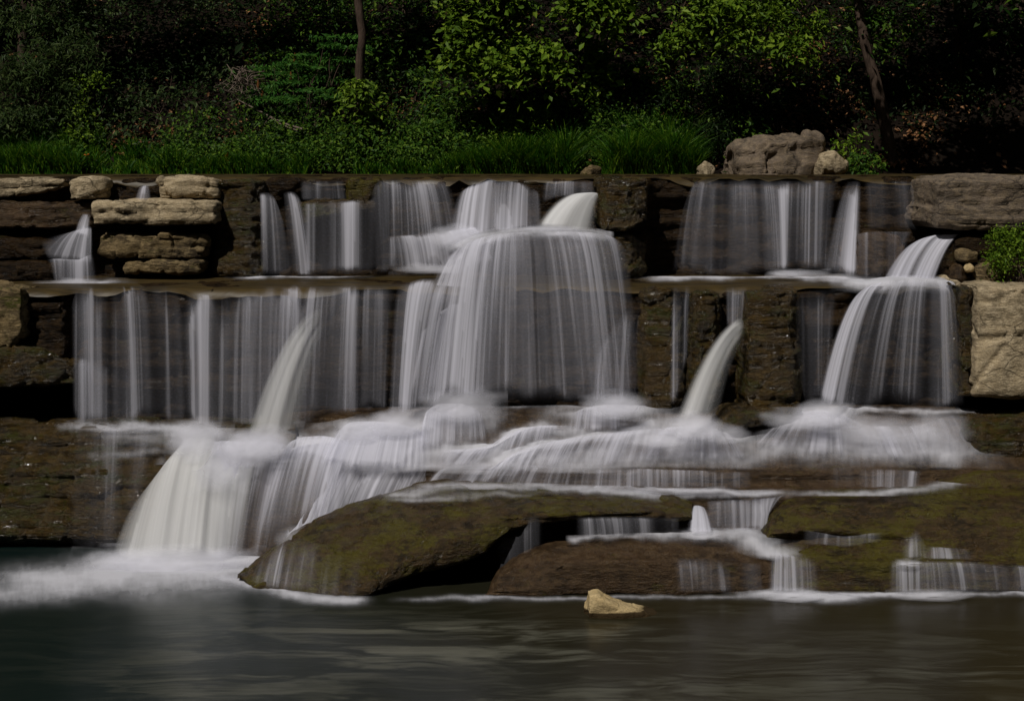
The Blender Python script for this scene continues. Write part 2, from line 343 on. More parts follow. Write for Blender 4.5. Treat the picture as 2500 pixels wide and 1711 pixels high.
# ------------------------------------------------------------ water builders
def strokes_density(X, Y, strokes):
    D = np.ones_like(X)
    for pts, r, s in strokes:
        pts = [np.array(p, float) for p in pts]; best = np.full(X.shape, 1e9)
        if len(pts) == 1: best = (X - pts[0][0]) ** 2 + ((Y - pts[0][1])) ** 2
        for a, b in zip(pts[:-1], pts[1:]):
            ab = b - a; t = np.clip(((X - a[0]) * ab[0] + (Y - a[1]) * ab[1]) / (ab @ ab + 1e-9), 0, 1)
            best = np.minimum(best, (X - a[0] - t * ab[0]) ** 2 + (Y - a[1] - t * ab[1]) ** 2)
        if not isinstance(r, tuple): D = D * (1 - s * np.exp(-best / r ** 2))
        else:
            # anisotropic: (rx, ry) about the polyline, measured by scaling
            bb = np.full(X.shape, 1e9)
            if len(pts) == 1: bb = ((X - pts[0][0]) / r[0]) ** 2 + ((Y - pts[0][1]) / r[1]) ** 2
            for a, b in zip(pts[:-1], pts[1:]):
                sc = np.array([1 / r[0], 1 / r[1]]); a2 = a * sc; ab = (b - a) * sc; x2 = X / r[0]; y2 = Y / r[1]
                t = np.clip(((x2 - a2[0]) * ab[0] + (y2 - a2[1]) * ab[1]) / (ab @ ab + 1e-9), 0, 1)
                bb = np.minimum(bb, (x2 - a2[0] - t * ab[0]) ** 2 + (y2 - a2[1] - t * ab[1]) ** 2)
            D = D * (1 - s * np.exp(-bb))
    return 1 - D
SID = [0]
def water(name, label, streams, mat='veil', lip=0.06, ef=0.10, k=0.75, wob=0.012, ds=0.022, parent=None, cat='waterfall', group=None, botfade=0.0, layers=1, dmul=1.0, seed=None, ragged=0.5, spray=None):
    """streams: (xt, yt, xb, yb, dt, db, dens_top, dens_bottom)"""
    SID[0] += 1; sd = seed or SID[0]
    K = 9; A = []
    for (xt, yt, xb, yb, dt, db, e0, e1) in streams:
        row = []
        for q in range(K):
            t = q / (K - 1); yy = yt + (yb - yt) * ((1 - k) * t + k * t * t)
            row.append(np.append(P(xt + (xb - xt) * t, yy, dt + (db - dt) * t), e0 + (e1 - e0) * t))
        A.append(row)
    A = np.array(A); tv = knots(np.moveaxis(A, 1, 0)); nv = max(10, int(tv[-1] / ds / 1.6)); A = resample(A, nv, True, 1, tv)
    tu = knots(A); nu = max(8, int(tu[-1] / ds)); A = resample(A, nu, True, 0, tu)
    G, D = A[..., :3], A[..., 3]
    u = np.linspace(0, tu[-1], nu)[:, None] * np.ones((1, nv)); v = np.linspace(0, 1, nv)[None, :] * np.ones((nu, 1))
    un = u / tu[-1]
    lv = lip * 1.6 * (1 + ragged * 1.8 * vn(u * 4, sd, 0, 3) + ragged * 1.2 * vn(u * 15, sd, 0, 4))
    D = D * sstep(0, 1, (v + .4 * lv) / np.maximum(lv * 1.4, 0.01)) if lip > 0 else D
    if ef > 0: D = D * sstep(0, ef, un) * sstep(0, ef, 1 - un)
    if botfade > 0: D = D * sstep(0, botfade, 1 - v)
    sm_ = np.clip(1.35 - D * 1.2, 0.08, 1)     # thin water breaks into strands, thick water does not
    if mat == 'spout': sm_ = sm_ * .35
    D = D * (1 + sm_ * (0.30 * vn(u * 2.2, sd * 3.3, v * .35, 5) + 0.50 * vn(u * 8.5, sd, v * 0.4, 6) + .36 * vn(u * 17, sd, v * .3, 16))) * dmul * np.where(D < .75, .86, 1)
    if botfade == 0: D = D * (1 - .9 * sstep(.90 + .08 * vn(u * 6, sd, 0, 31), 1.0, v)) 
    G = G.copy(); G[..., 1] += wob * (vn(u * 6, sd * 1.7, v * 0.6, 7) + 0.6 * vn(u * 21, sd, v * 0.4, 8)) * sstep(0, 0.15, v)
    uv = np.stack([u + sd * 3.17, v * tv[-1] + sd * 1.3], -1).reshape(-1, 2)
    o = mesh(name, G.reshape(-1, 3), grid_faces(nu, nv), M[mat], parent, True, {'dens': np.clip(D, 0, 1)}, uv)
    if not parent: tag(o, label, cat, group)
    if spray: puffs(spray, o)
    return o
def puffs(spray, parent):
    for (px, py, rx, ry, d, s_) in spray:
        n = 26; a, b = np.meshgrid(np.linspace(-1, 1, n), np.linspace(-1, 1, n), indexing='ij')
        rr = np.clip(a * a + b * b, 0, 1); c = P(px, py, d); h = ry / FP * d
        X = c[0] + a * rx / FP * d; Z = c[2] + b * h; Yy = d - .05 + b * h * 1.1 - .05 * np.sqrt(1 - rr) + .012 * vn(a * 3, b * 3 + py, 0, 3)
        e = 1 - rr * (1 + .3 * vn(a * 2.6 + px, b * 2.2 + py, 0, 6)) - .12 * fbm(a * 5 + px, b * 4, py, 3, 7)
        D = s_ * np.clip(e, 0, 1) ** 1.3
        mesh('spray', np.stack([X, Yy, Z], -1).reshape(-1, 3), grid_faces(n, n), M['mist'], parent, True, {'dens': np.clip(D, 0, 1)}, np.stack([a, b], -1).reshape(-1, 2))
def sheet(name, label, paths, strokes, mat='foam', ds=0.024, off=0.0, cat='waterfall', group=None, kind=None, wob=0.015, parent=None, mod=0.3, lift=0.03, rag=1.0):
    SID[0] += 1; sd = SID[0]
    A = np.array([[P(px, py, d - off) for py, d in pts] for px, pts in paths])
    tv = knots(np.moveaxis(A, 1, 0)); nv = max(8, int(tv[-1] / ds)); A = resample(A, nv, True, 1, tv)
    tu = knots(A); nu = max(8, int(tu[-1] / ds)); G = resample(A, nu, True, 0, tu)
    X = G[..., 0] / G[..., 1] * FP + 1250; Y = HZ + (CZ - G[..., 2]) / G[..., 1] * FP
    j1 = fbm(X / 55, Y / 30, sd, 4, 41); j2 = fbm(X / 55, Y / 30, sd, 4, 42)
    D = strokes_density(X + 26 * rag * j1, Y + 9 * rag * j2, strokes)
    u = np.linspace(0, tu[-1], nu)[:, None] * np.ones((1, nv)); v = np.linspace(0, tv[-1], nv)[None, :] * np.ones((nu, 1))
    D = D * (1 + mod * fbm(u * 2.5, v * 3.5, sd, 3, 8))
    e = 0.05; D = D * sstep(0, e, u) * sstep(0, e, tu[-1] - u) * sstep(0, e, v) * sstep(0, e, tv[-1] - v)
    G = G.copy(); G[..., 2] += wob * vn(u * 3, v * 3, sd, 9) + lift * sstep(0.4, 1.0, D)
    uv = np.stack([u + sd * 3.17, v + sd], -1).reshape(-1, 2)
    o = mesh(name, G.reshape(-1, 3), grid_faces(nu, nv), M[mat], parent, True, {'dens': np.clip(D, 0, 1)}, uv)
    if not parent: tag(o, label, cat, group, kind)
    return o

# ============================================================ SETTING
def R(z, d): return (HZ + (CZ - z) * FP / d, d)
def lerp_tab(x, tab):
    xs, ys = zip(*tab); return float(np.interp(x, xs, ys))
W1 = [(-300, 17.5), (160, 17.55), (520, 17.6), (640, 17.55), (700, 17.65), (930, 17.75), (1130, 17.85), (1300, 17.75), (1460, 17.65), (1575, 17.75), (1600, 18.0), (1660, 18.0), (1700, 17.85), (1900, 17.75), (2090, 17.95), (2290, 17.75), (2800, 17.7)]
def jag(T, sd, a):
    xs = np.arange(T[0][0], T[-1][0] + 1, 25.0); ys = np.interp(xs, [t[0] for t in T], [t[1] for t in T])
    ys = ys + a * fbm(xs / 130, 0, sd, 3, sd) + a * .5 * np.round(vn(xs / 60, 0, sd, sd + 4) * 1.5) / 1.5
    return [(float(p), float(q)) for p, q in zip(xs, ys)]
W1 = jag(W1, 3, .07)
ZT, Z2 = 3.93, 2.695
P1 = []
for px in range(-300, 2801, 25):
    d = lerp_tab(px, W1)
    P1.append((px, [R(3.6, 24.5), R(3.905, 22.5), R(ZT - .012, d + .35), R(ZT - .02, d + .02), R(ZT - .12, d), R(3.55, d + .05), R(3.2, d + .02), R(2.9, d + .1), R(Z2 - .03, d + .12), R(Z2 - .05, d - .3)]))
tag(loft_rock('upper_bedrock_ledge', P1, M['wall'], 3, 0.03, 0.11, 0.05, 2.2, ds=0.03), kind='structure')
W2 = [(-300, 15.75), (150, 15.8), (190, 16.05), (740, 16.0), (1000, 16.1), (1460, 16.2), (1540, 15.95), (1620, 16.0), (1700, 16.15), (1900, 16.1), (2000, 16.25), (2340, 16.2), (2370, 15.95), (2800, 15.9)]
W2 = jag(W2, 7, .06)
P2 = []
for px in range(-300, 2801, 25):
    d = lerp_tab(px, W2); cav = px < 200 or px > 2345; zb = 1.62 if cav else 1.55
    P2.append((px, [R(2.6, 19), R(Z2 - .02, 18.4), R(Z2 - .02, d + .3), R(Z2 - .035, d + .03), R(Z2 - .12, d), R(2.3, d + .02), R(1.95, d + .05), R(zb, d + .05), R(zb - .05, d + (.9 if cav else .15)), R(1.15, d + (1.0 if cav else .3))]))
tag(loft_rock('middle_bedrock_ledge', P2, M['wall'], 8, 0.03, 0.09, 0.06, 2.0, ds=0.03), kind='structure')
# lower bed that the rapids run over
PB = []
for px in (690, 760, 860, 980, 1100, 1400, 1700, 2000, 2300, 2600, 2900):
    k = max(0.0, min(1.0, (900 - px) / 300.0)); dz = 0.6 * max(0.0, min(1.0, (1040 - px) / 120.0))
    PB.append((px, [(960, 17.2), (985 , 16.6), (1008 + 30 * k, 15.85), (1055 + 20 * k, 15.5 + dz * .3), (1100 + 10 * k, 15.25 + dz * .4), (1136 + 10 * k, 15.0 + dz * .5), (1146 + 15 * k, 14.93 + dz * .6), (1186 + 40 * k, 14.88 + dz * .6), (1196 + 60 * k, 14.72 + dz), (1240 + 60 * k, 14.62 + dz), (1350, 14.6 + dz), (1500, 14.6 + dz)]))
tag(loft_rock('lower_bedrock_ledge', PB, M['brown'], 14, 0.035, 0.03, 0.0, ds=0.03), kind='structure')
PL = []
for px, j in ((-320, 0), (-100, 0), (60, 2), (170, 5), (260, 8), (380, 10), (480, 12), (600, 10), (720, 4)):
    PL.append((px, [(1005, 16.9), (1018, 16.3), (1028 + j, 15.6), (1038 + j, 15.42), (1090, 15.32), (1150, 15.22), (1240, 15.15), (1318, 15.1), (1326, 15.25), (1345, 15.6), (1420, 15.6)]))
tag(loft_rock('mossy_bedrock_wall', PL, M['wetmoss'], 21, 0.035, 0.05, 0.05, 2.5, ds=0.024), kind='structure')
# water surfaces
def plane_grid(name, x0, x1, y0, y1, z, nx, ny, mat, dens=None, edge=None, wob=0.0):
    X, Y = np.meshgrid(np.linspace(x0, x1, nx), np.linspace(y0, y1, ny), indexing='ij')
    Z = np.full(X.shape, z) + wob * fbm(X * .8, Y * 1.5, 0, 3, 5)
    if edge:
        t = (Y - y0); f = np.interp(X / Y * FP + 1250, [e[0] for e in edge], [e[1] for e in edge])
        Y = f + ((Y - y0) / (y1 - y0)) ** 2.2 * (y1 - f); dr = .02 + .11 * np.clip(.35 + fbm(X * 1.7, 0, z, 3, 51) + .4 * vn(X * 6, 0, z, 52), 0, 1)
        Z = Z - dr * np.exp(-(Y - f) / 0.045)
    at = {}
    PX = X / Y * FP + 1250; PY = HZ + (CZ - Z) / Y * FP
    at['dens'] = dens(PX, PY) if dens else np.zeros(X.shape)
    return mesh(name, np.stack([X, Y, Z], -1).reshape(-1, 3), grid_faces(nx, ny)[:, ::-1], mat, attrs=at)
tag(plane_grid('river_water', -12, 12, 17.4, 23.4, ZT + .004, 200, 60, M['film'], edge=[(a, b - .008) for a, b in W1], wob=0.004), kind='structure')
tag(plane_grid('ledge_water', -10, 10, 15.7, 18.3, Z2 + .004, 200, 60, M['film'], edge=[(a, b - .008) for a, b in W2], wob=0.006), kind='structure')
def pdens(X, Y):
    S = [([(560, 1640), (900, 1600), (1250, 1580), (1500, 1600)], (260, 45), .75), ([(900, 1540), (1200, 1530), (1400, 1550)], (260, 14), .8), ([(760, 1570), (1000, 1600), (1300, 1605), (1500, 1575)], (120, 12), .6),
         ([(1500, 1680), (2000, 1660), (2500, 1640)], (300, 40), .5), ([(1750, 1600), (2300, 1560)], (200, 25), .25), ([(600, 1700), (1400, 1720)], (300, 30), .5),
         ([(1600, 1495), (1760, 1488)], (60, 9), .6), ([(600, 1500), (1000, 1500)], (200, 20), .2), ([(1500, 1720), (2300, 1720)], (300, 20), .35), ([(520, 1560)], (160, 50), .3)]
    return strokes_density(X, Y, S) + 0.05
tag(plane_grid('pool_water', -14, 14, 3, 15.9, 0.0, 420, 300, M['pool'], dens=pdens, wob=0.006), kind='structure')
tag(mesh('pool_bed', [(-16, 1, -.6), (16, 1, -.6), (16, 17, -.6), (-16, 17, -.6)], [(0, 1, 2, 3)], M['soil']), kind='structure')

# hillside
def hz(x, y):
    s = sstep(22.4, 24.0, y + 0.25 * fbm(x * .6, 0, 0, 2, 31))
    return 3.84 + 0.16 * s + np.maximum(0, y - 23.2) * (0.92 + 0.05 * x / 8) * s + 0.22 * fbm(x * .5, y * .5, 0, 4, 33) * sstep(22.8, 25, y)
X, Y = np.meshgrid(np.linspace(-26, 26, 260), np.linspace(21.8, 60, 190), indexing='ij')
Zh = hz(X, Y) + 0.05 * fbm(X * 3, Y * 3, 0, 3, 35)
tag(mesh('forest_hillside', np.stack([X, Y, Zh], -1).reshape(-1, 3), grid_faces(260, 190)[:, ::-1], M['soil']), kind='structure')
def hillpt(px, py):
    ds = np.linspace(21.9, 45, 1200); x = (px - 1250) / FP * ds; z = CZ - (py - HZ) / FP * ds
    h = hz(x, ds); i = np.argmax(h >= z) if (h >= z).any() else len(ds) - 1
    return Vector((x[i], ds[i], h[i]))

# ============================================================ ROCKS
TR = thing_rock
TR('flat_rock', 'long flat pale stone at the far left end of the top ledge', 'rock', [(-60, 436, 484, 17.45), (0, 435, 482, 17.42), (90, 436, 470, 17.42), (163, 438, 458, 17.45)], 0.9, M['pale'], 41, strat=.03, slope=0)
TR('rock_block', 'squarish pale block right of the far left flat stone on the top ledge', 'rock', [(163, 442, 489, 17.3), (190, 434, 488, 17.25), (225, 434, 488, 17.28), (258, 436, 486, 17.35)], 0.7, M['pale'], 42, cell=.05)
TR('rock_block', 'cracked pale block right of the dark gap with a trickle, above the long stone', 'rock', [(382, 434, 486, 17.3), (430, 432, 487, 17.27), (490, 433, 486, 17.3), (540, 440, 483, 17.38)], 0.8, M['pale'], 43, cell=.05, strat=.02)
TR('rock_block', 'longest pale rectangular block lying under the cracked block beside the small left cascade', 'rock', [(219, 494, 548, 17.08), (300, 491, 549, 17.05), (420, 491, 548, 17.07), (530, 491, 547, 17.12)], 0.9, M['pale'], 44, cell=.035, cs=2.2, strat=.02)
TR('rock_layer', 'rugged layered rock below the longest pale block', 'rock', [(235, 574, 625, 17.3), (290, 568, 628, 17.2), (400, 570, 630, 17.18), (505, 578, 628, 17.28)], 0.8, M['rugged'], 45, amp=.035, cell=.06, strat=.05)
TR('rock_layer', 'thin rugged rock layer lowest in the left stack just above the middle ledge water', 'rock', [(295, 640, 672, 17.22), (360, 634, 674, 17.12), (430, 636, 672, 17.12), (492, 638, 668, 17.2)], 0.7, M['rugged'], 46, amp=.035, cell=.06, strat=.03)
TR('stone_slab', 'brown wet slab face under the far left flat stone on the top tier', 'rock', [(-60, 493, 560, 17.3), (60, 493, 562, 17.25), (150, 493, 560, 17.28), (228, 494, 556, 17.35)], 0.9, M['brown'], 47, strat=.05, cell=.03)
TR('stone_slab', 'dark rounded slab left of the small cascade, under the brown wet slab', 'rock', [(-60, 580, 634, 17.1), (40, 580, 634, 17.05), (90, 586, 634, 17.05), (128, 596, 630, 17.1)], 0.8, M['wall'], 48, strat=.03)
TR('stone_slab', 'lowest dark slab at far left touching the middle ledge water', 'rock', [(-60, 636, 688, 16.9), (40, 638, 688, 16.9), (100, 640, 688, 16.95), (142, 644, 688, 17.0)], 0.8, M['wall'], 49, strat=.03)
TR('rock_pillar', 'dark wet rock face between the pale left stack and the first curtain of water', 'rock', [(515, 436, 676, 17.52), (560, 435, 678, 17.4), (610, 435, 678, 17.38), (650, 440, 676, 17.5)], 0.7, M['wetmoss'], 50, strat=.07, cell=.03)
TR('mossy_ledge', 'small mossy ledge in the upper falls under the short dark curtain', 'rock', [(720, 494, 560, 17.45), (760, 488, 540, 17.4), (850, 488, 520, 17.42), (920, 492, 520, 17.5)], 0.5, M['wetmoss'], 51, strat=.02)
TR('mossy_ledge', 'yellowish mossy lip of the top ledge between two short curtains', 'rock', [(845, 436, 500, 17.55), (870, 436, 496, 17.5), (905, 436, 494, 17.5), (930, 438, 480, 17.58)], 0.5, M['slab'], 52, cell=.04)
TR('wet_boulder', 'glittering wet mossy block between the two upper falls', 'boulder', [(1458, 434, 560, 17.2), (1480, 433, 572, 17.1), (1530, 434, 570, 17.12), (1585, 436, 540, 17.25)], 0.8, M['wetmoss'], 53, cell=.04, cs=2.2, amp=.04, strat=.02)
TR('wet_boulder', 'dark wet rock just under the glittering mossy block', 'boulder', [(1440, 566, 676, 17.3), (1490, 568, 678, 17.2), (1540, 572, 678, 17.25), (1580, 590, 676, 17.5)], 0.6, M['wetmoss'], 54, cell=.05, cs=2.5, amp=.04, strat=.04)
TR('rock_slab', 'huge grey slab with painted sunlight streaks overhanging the top right corner of the falls', 'rock', [(2270, 500, 550, 16.75), (2290, 440, 560, 16.6), (2350, 428, 564, 16.55), (2450, 427, 566, 16.55), (2620, 426, 566, 16.6)], 1.6, M['grey'], 55, cell=.03, cs=1.5, strat=.045, amp=.02, r=.08)
TR('wet_boulder', 'brown boulder with a thin film of water between two white cascades on the upper right', 'boulder', [(2082, 600, 680, 17.1), (2105, 574, 684, 16.95), (2160, 570, 684, 16.92), (2215, 580, 684, 17.05)], 0.8, M['brown'], 56, cell=.04, amp=.05, r=.12)
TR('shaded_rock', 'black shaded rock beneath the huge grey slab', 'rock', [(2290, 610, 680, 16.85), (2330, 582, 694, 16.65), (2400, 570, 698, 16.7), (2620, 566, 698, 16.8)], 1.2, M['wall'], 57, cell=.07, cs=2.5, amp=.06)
TR('small_rock', 'small squarish tan rock beside the bright bush on the right', 'rock', [(2344, 612, 640, 16.5), (2360, 608, 641, 16.46), (2394, 612, 640, 16.5)], 0.25, M['rugged'], 58, r=.03)
TR('small_rock', 'rounded brown rock below the small tan rock on the right', 'rock', [(2332, 650, 690, 16.5), (2350, 645, 692, 16.45), (2366, 652, 690, 16.5)], 0.25, M['brown'], 59, r=.06)
TR('small_rock', 'tiny pale pebble-like rock wedged right of the rounded brown rock', 'rock', [(2360, 648, 666, 16.42), (2372, 645, 668, 16.4), (2382, 650, 664, 16.42)], 0.12, M['tan'], 60, r=.03)
TR('small_rock', 'broad dull rock under the bright bush on the right', 'rock', [(2382, 648, 694, 16.45), (2430, 645, 694, 16.42), (2470, 650, 694, 16.5), (2560, 655, 694, 16.5)], 0.5, M['rugged'], 61)
TR('rock_block', 'big pale sunlit block with dark cavity under it at the right edge', 'rock', [(2366, 704, 955, 15.62), (2385, 694, 970, 15.5), (2450, 694, 974, 15.45), (2640, 694, 974, 15.5)], 1.6, M['pale'], 62, cell=.07, cs=1.3, amp=.035, r=.07)
TR('rock_pillar', 'dark mossy rock column between the right dome fall and the big pale block', 'rock', [(2325, 700, 965, 15.85), (2345, 698, 972, 15.62), (2372, 698, 975, 15.62), (2396, 700, 970, 15.8)], 0.8, M['wetmoss'], 63, cell=.05, amp=.04)
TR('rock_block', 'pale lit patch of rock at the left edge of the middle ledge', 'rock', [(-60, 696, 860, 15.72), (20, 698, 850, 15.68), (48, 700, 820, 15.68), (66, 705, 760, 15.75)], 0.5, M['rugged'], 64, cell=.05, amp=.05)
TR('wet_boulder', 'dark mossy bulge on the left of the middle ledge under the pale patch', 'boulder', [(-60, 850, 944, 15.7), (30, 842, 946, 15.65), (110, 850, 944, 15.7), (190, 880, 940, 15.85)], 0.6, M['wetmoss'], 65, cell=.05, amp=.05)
TR('wet_boulder', 'brown wet rock face right of the central dome fall', 'boulder', [(1555, 704, 990, 15.95), (1580, 700, 1000, 15.85), (1640, 702, 1000, 15.82), (1672, 706, 990, 15.95)], 0.6, M['wetmoss'], 66, cell=.05, cs=1.8, amp=.05, strat=.02)
TR('wet_boulder', 'narrow dark mossy rock left of the arched spout', 'boulder', [(1680, 712, 980, 15.9), (1710, 706, 985, 15.8), (1745, 710, 980, 15.85), (1765, 716, 970, 15.95)], 0.6, M['wetmoss'], 67, cell=.05, cs=1.8, amp=.05, strat=.02)
TR('rock_pillar', 'tall dark mossy rock column from which the arched spout shoots', 'rock', [(1805, 760, 1010, 15.75), (1825, 712, 1015, 15.6), (1880, 706, 1020, 15.55), (1935, 706, 1010, 15.62), (1965, 712, 1000, 15.8)], 0.8, M['wetmoss'], 68, cell=.05, cs=1.6, amp=.06, strat=.03)
TR('mossy_ledge', 'low mossy rock shelf at the foot of the tall dark column', 'rock', [(1745, 1030, 1060, 15.35), (1790, 1008, 1062, 15.25), (1880, 998, 1040, 15.3), (1965, 985, 1020, 15.5)], 0.7, M['wetmoss'], 69, amp=.04, lean=.1)
TR('mossy_bank', 'dark mossy rock bank below the cavity at the right edge', 'rock', [(2350, 1050, 1140, 15.3), (2400, 1032, 1150, 15.15), (2480, 1030, 1150, 15.1), (2640, 1030, 1150, 15.1)], 1.0, M['wetmoss'], 71, amp=.05, lean=.1, strat=.02)
def drape(name, label, cat, paths, mat, seed, **k):
    return tag(loft_rock(name, paths, mat, seed, **k), label, cat)
drape('mossy_slab', 'low mossy ledge reaching in from the right edge above the wide mossy slab', 'rock', [
    (2195, [(1215, 15.2), (1208, 15.0), (1206, 14.95), (1206, 14.9), (1215, 14.9), (1230, 14.9)]),
    (2260, [(1180, 15.3), (1176, 15.05), (1182, 14.9), (1196, 14.8), (1212, 14.78), (1225, 15.0)]),
    (2330, [(1160, 15.4), (1155, 15.1), (1165, 14.9), (1190, 14.75), (1210, 14.72), (1225, 15.0)]),
    (2420, [(1150, 15.5), (1143, 15.1), (1155, 14.85), (1185, 14.7), (1208, 14.68), (1225, 15.0)]),
    (2640, [(1148, 15.5), (1140, 15.1), (1152, 14.85), (1185, 14.7), (1208, 14.68), (1225, 15.0)])], M['slab'], 72, amp=.03)
drape('mossy_slab', 'wide mossy slab on the lower right with steps down to the pool', 'rock', [
    (1838, [(1310, 15.0), (1318, 14.3), (1325, 14.2), (1335, 14.1), (1345, 14.2), (1350, 14.0), (1400, 13.95), (1446, 13.9), (1470, 14.3)]),
    (1875, [(1262, 15.0), (1258, 14.4), (1275, 14.2), (1310, 14.05), (1328, 14.2), (1345, 13.95), (1400, 13.85), (1447, 13.8), (1470, 14.3)]),
    (1930, [(1215, 15.2), (1212, 14.6), (1240, 14.2), (1300, 13.98), (1322, 14.1), (1345, 13.85), (1400, 13.72), (1447, 13.68), (1470, 14.2)]),
    (2010, [(1200, 15.3), (1196, 14.7), (1230, 14.25), (1290, 13.98), (1316, 14.05), (1350, 13.8), (1370, 13.66), (1447, 13.62), (1470, 14.2)]),
    (2150, [(1196, 15.3), (1192, 14.7), (1230, 14.25), (1300, 13.95), (1330, 13.95), (1362, 13.8), (1372, 13.64), (1447, 13.6), (1470, 14.2)]),
    (2330, [(1194, 15.3), (1190, 14.7), (1230, 14.2), (1300, 13.92), (1345, 13.82), (1366, 13.72), (1374, 13.62), (1446, 13.6), (1470, 14.2)]),
    (2640, [(1194, 15.3), (1190, 14.7), (1230, 14.2), (1300, 13.9), (1345, 13.8), (1366, 13.7), (1376, 13.62), (1446, 13.6), (1470, 14.2)])], M['slab'], 73, amp=.03, cell=.02, st=.015)
drape('mossy_slab', 'big domed mossy slab with a black hollow under it in front of the falls', 'rock', [
    (578, [(1400, 14.1), (1399, 14.05), (1400, 14.0), (1402, 13.95), (1404, 13.93), (1406, 13.93), (1410, 14.0), (1430, 14.1)]),
    (620, [(1372, 14.5), (1368, 14.25), (1380, 14.05), (1395, 13.92), (1415, 13.8), (1432, 13.72), (1436, 13.72), (1450, 14.2)]),
    (700, [(1318, 14.8), (1310, 14.5), (1335, 14.15), (1370, 13.85), (1410, 13.68), (1446, 13.62), (1452, 13.6), (1470, 14.2)]),
    (800, [(1258, 15.0), (1250, 14.7), (1290, 14.25), (1340, 13.85), (1400, 13.55), (1455, 13.48), (1466, 13.46), (1480, 14.2)]),
    (880, [(1228, 15.1), (1220, 14.75), (1260, 14.35), (1320, 13.9), (1380, 13.6), (1440, 13.45), (1464, 13.45), (1480, 14.2)]),
    (950, [(1210, 15.1), (1202, 14.8), (1240, 14.4), (1290, 14.0), (1340, 13.75), (1395, 13.52), (1432, 13.52), (1436, 14.4)]),
    (1020, [(1190, 15.2), (1181, 14.8), (1215, 14.45), (1270, 14.05), (1305, 13.83), (1360, 13.64), (1402, 13.62), (1398, 14.5)]),
    (1100, [(1182, 15.2), (1174, 14.85), (1210, 14.45), (1255, 14.1), (1285, 13.92), (1320, 13.72), (1378, 13.68), (1372, 14.6)]),
    (1180, [(1180, 15.2), (1173, 14.85), (1205, 14.45), (1240, 14.15), (1262, 13.98), (1290, 13.80), (1352, 13.74), (1346, 14.6)]),
    (1240, [(1182, 15.2), (1175, 14.85), (1205, 14.45), (1232, 14.15), (1250, 13.98), (1264, 13.86), (1302, 13.82), (1296, 14.6)]),
    (1400, [(1190, 15.2), (1184, 14.85), (1208, 14.45), (1228, 14.15), (1244, 13.98), (1256, 13.88), (1264, 13.9), (1264, 14.6)]),
    (1560, [(1200, 15.2), (1196, 14.8), (1212, 14.45), (1228, 14.2), (1242, 14.02), (1252, 13.9), (1260, 13.92), (1260, 14.6)]),
    (1640, [(1208, 15.1), (1205, 14.75), (1215, 14.45), (1232, 14.2), (1248, 14.05), (1262, 13.95), (1272, 13.98), (1272, 14.6)]),
    (1690, [(1232, 14.9), (1230, 14.6), (1236, 14.4), (1244, 14.25), (1254, 14.12), (1262, 14.05), (1268, 14.1), (1270, 14.6)])], M['slab'], 74, amp=.045, cell=.03, st=.03, cr=True)
drape('brown_boulder', 'broad low brown rock with thin water films in front of the mossy slab', 'boulder', [
    (1184, [(1452, 13.7), (1450, 13.65), (1450, 13.6), (1450, 13.55), (1451, 13.52), (1452, 13.52), (1460, 13.7)]),
    (1215, [(1400, 14.0), (1392, 13.8), (1402, 13.65), (1420, 13.55), (1440, 13.48), (1452, 13.46), (1470, 13.8)]),
    (1290, [(1348, 14.3), (1342, 14.0), (1352, 13.8), (1375, 13.62), (1410, 13.52), (1452, 13.46), (1470, 13.8)]),
    (1400, [(1324, 14.5), (1318, 14.1), (1335, 13.85), (1362, 13.68), (1372, 13.56), (1450, 13.5), (1470, 13.8)]),
    (1560, [(1316, 14.5), (1310, 14.1), (1330, 13.85), (1360, 13.7), (1370, 13.58), (1449, 13.52), (1470, 13.8)]),
    (1720, [(1315, 14.5), (1309, 14.1), (1330, 13.85), (1360, 13.7), (1370, 13.6), (1448, 13.55), (1470, 13.8)]),
    (1820, [(1328, 14.5), (1322, 14.1), (1340, 13.9), (1364, 13.76), (1376, 13.66), (1447, 13.6), (1470, 13.9)]),
    (1885, [(1362, 14.3), (1358, 14.1), (1365, 13.95), (1375, 13.85), (1385, 13.78), (1447, 13.72), (1470, 13.9)])], M['brown'], 75, amp=.03, cell=.02, st=.02)
drape('submerged_boulder', 'dark rounded rock veiled by water between the two lower white cascades', 'boulder', [
    (555, [(1330, 15.0), (1325, 14.95), (1330, 14.9), (1340, 14.88), (1350, 14.86), (1356, 14.86), (1370, 15.0)]),
    (600, [(1180, 15.5), (1170, 15.2), (1200, 15.02), (1250, 14.92), (1300, 14.85), (1356, 14.82), (1370, 15.0)]),
    (680, [(1110, 15.7), (1098, 15.35), (1130, 15.1), (1200, 14.9), (1280, 14.8), (1356, 14.78), (1370, 15.0)]),
    (760, [(1100, 15.8), (1090, 15.45), (1125, 15.15), (1190, 14.95), (1270, 14.82), (1350, 14.78), (1370, 15.0)]),
    (840, [(1110, 15.8), (1100, 15.45), (1140, 15.15), (1200, 15.0), (1270, 14.9), (1330, 14.85), (1370, 15.0)])], M['brown'], 76, amp=.03)
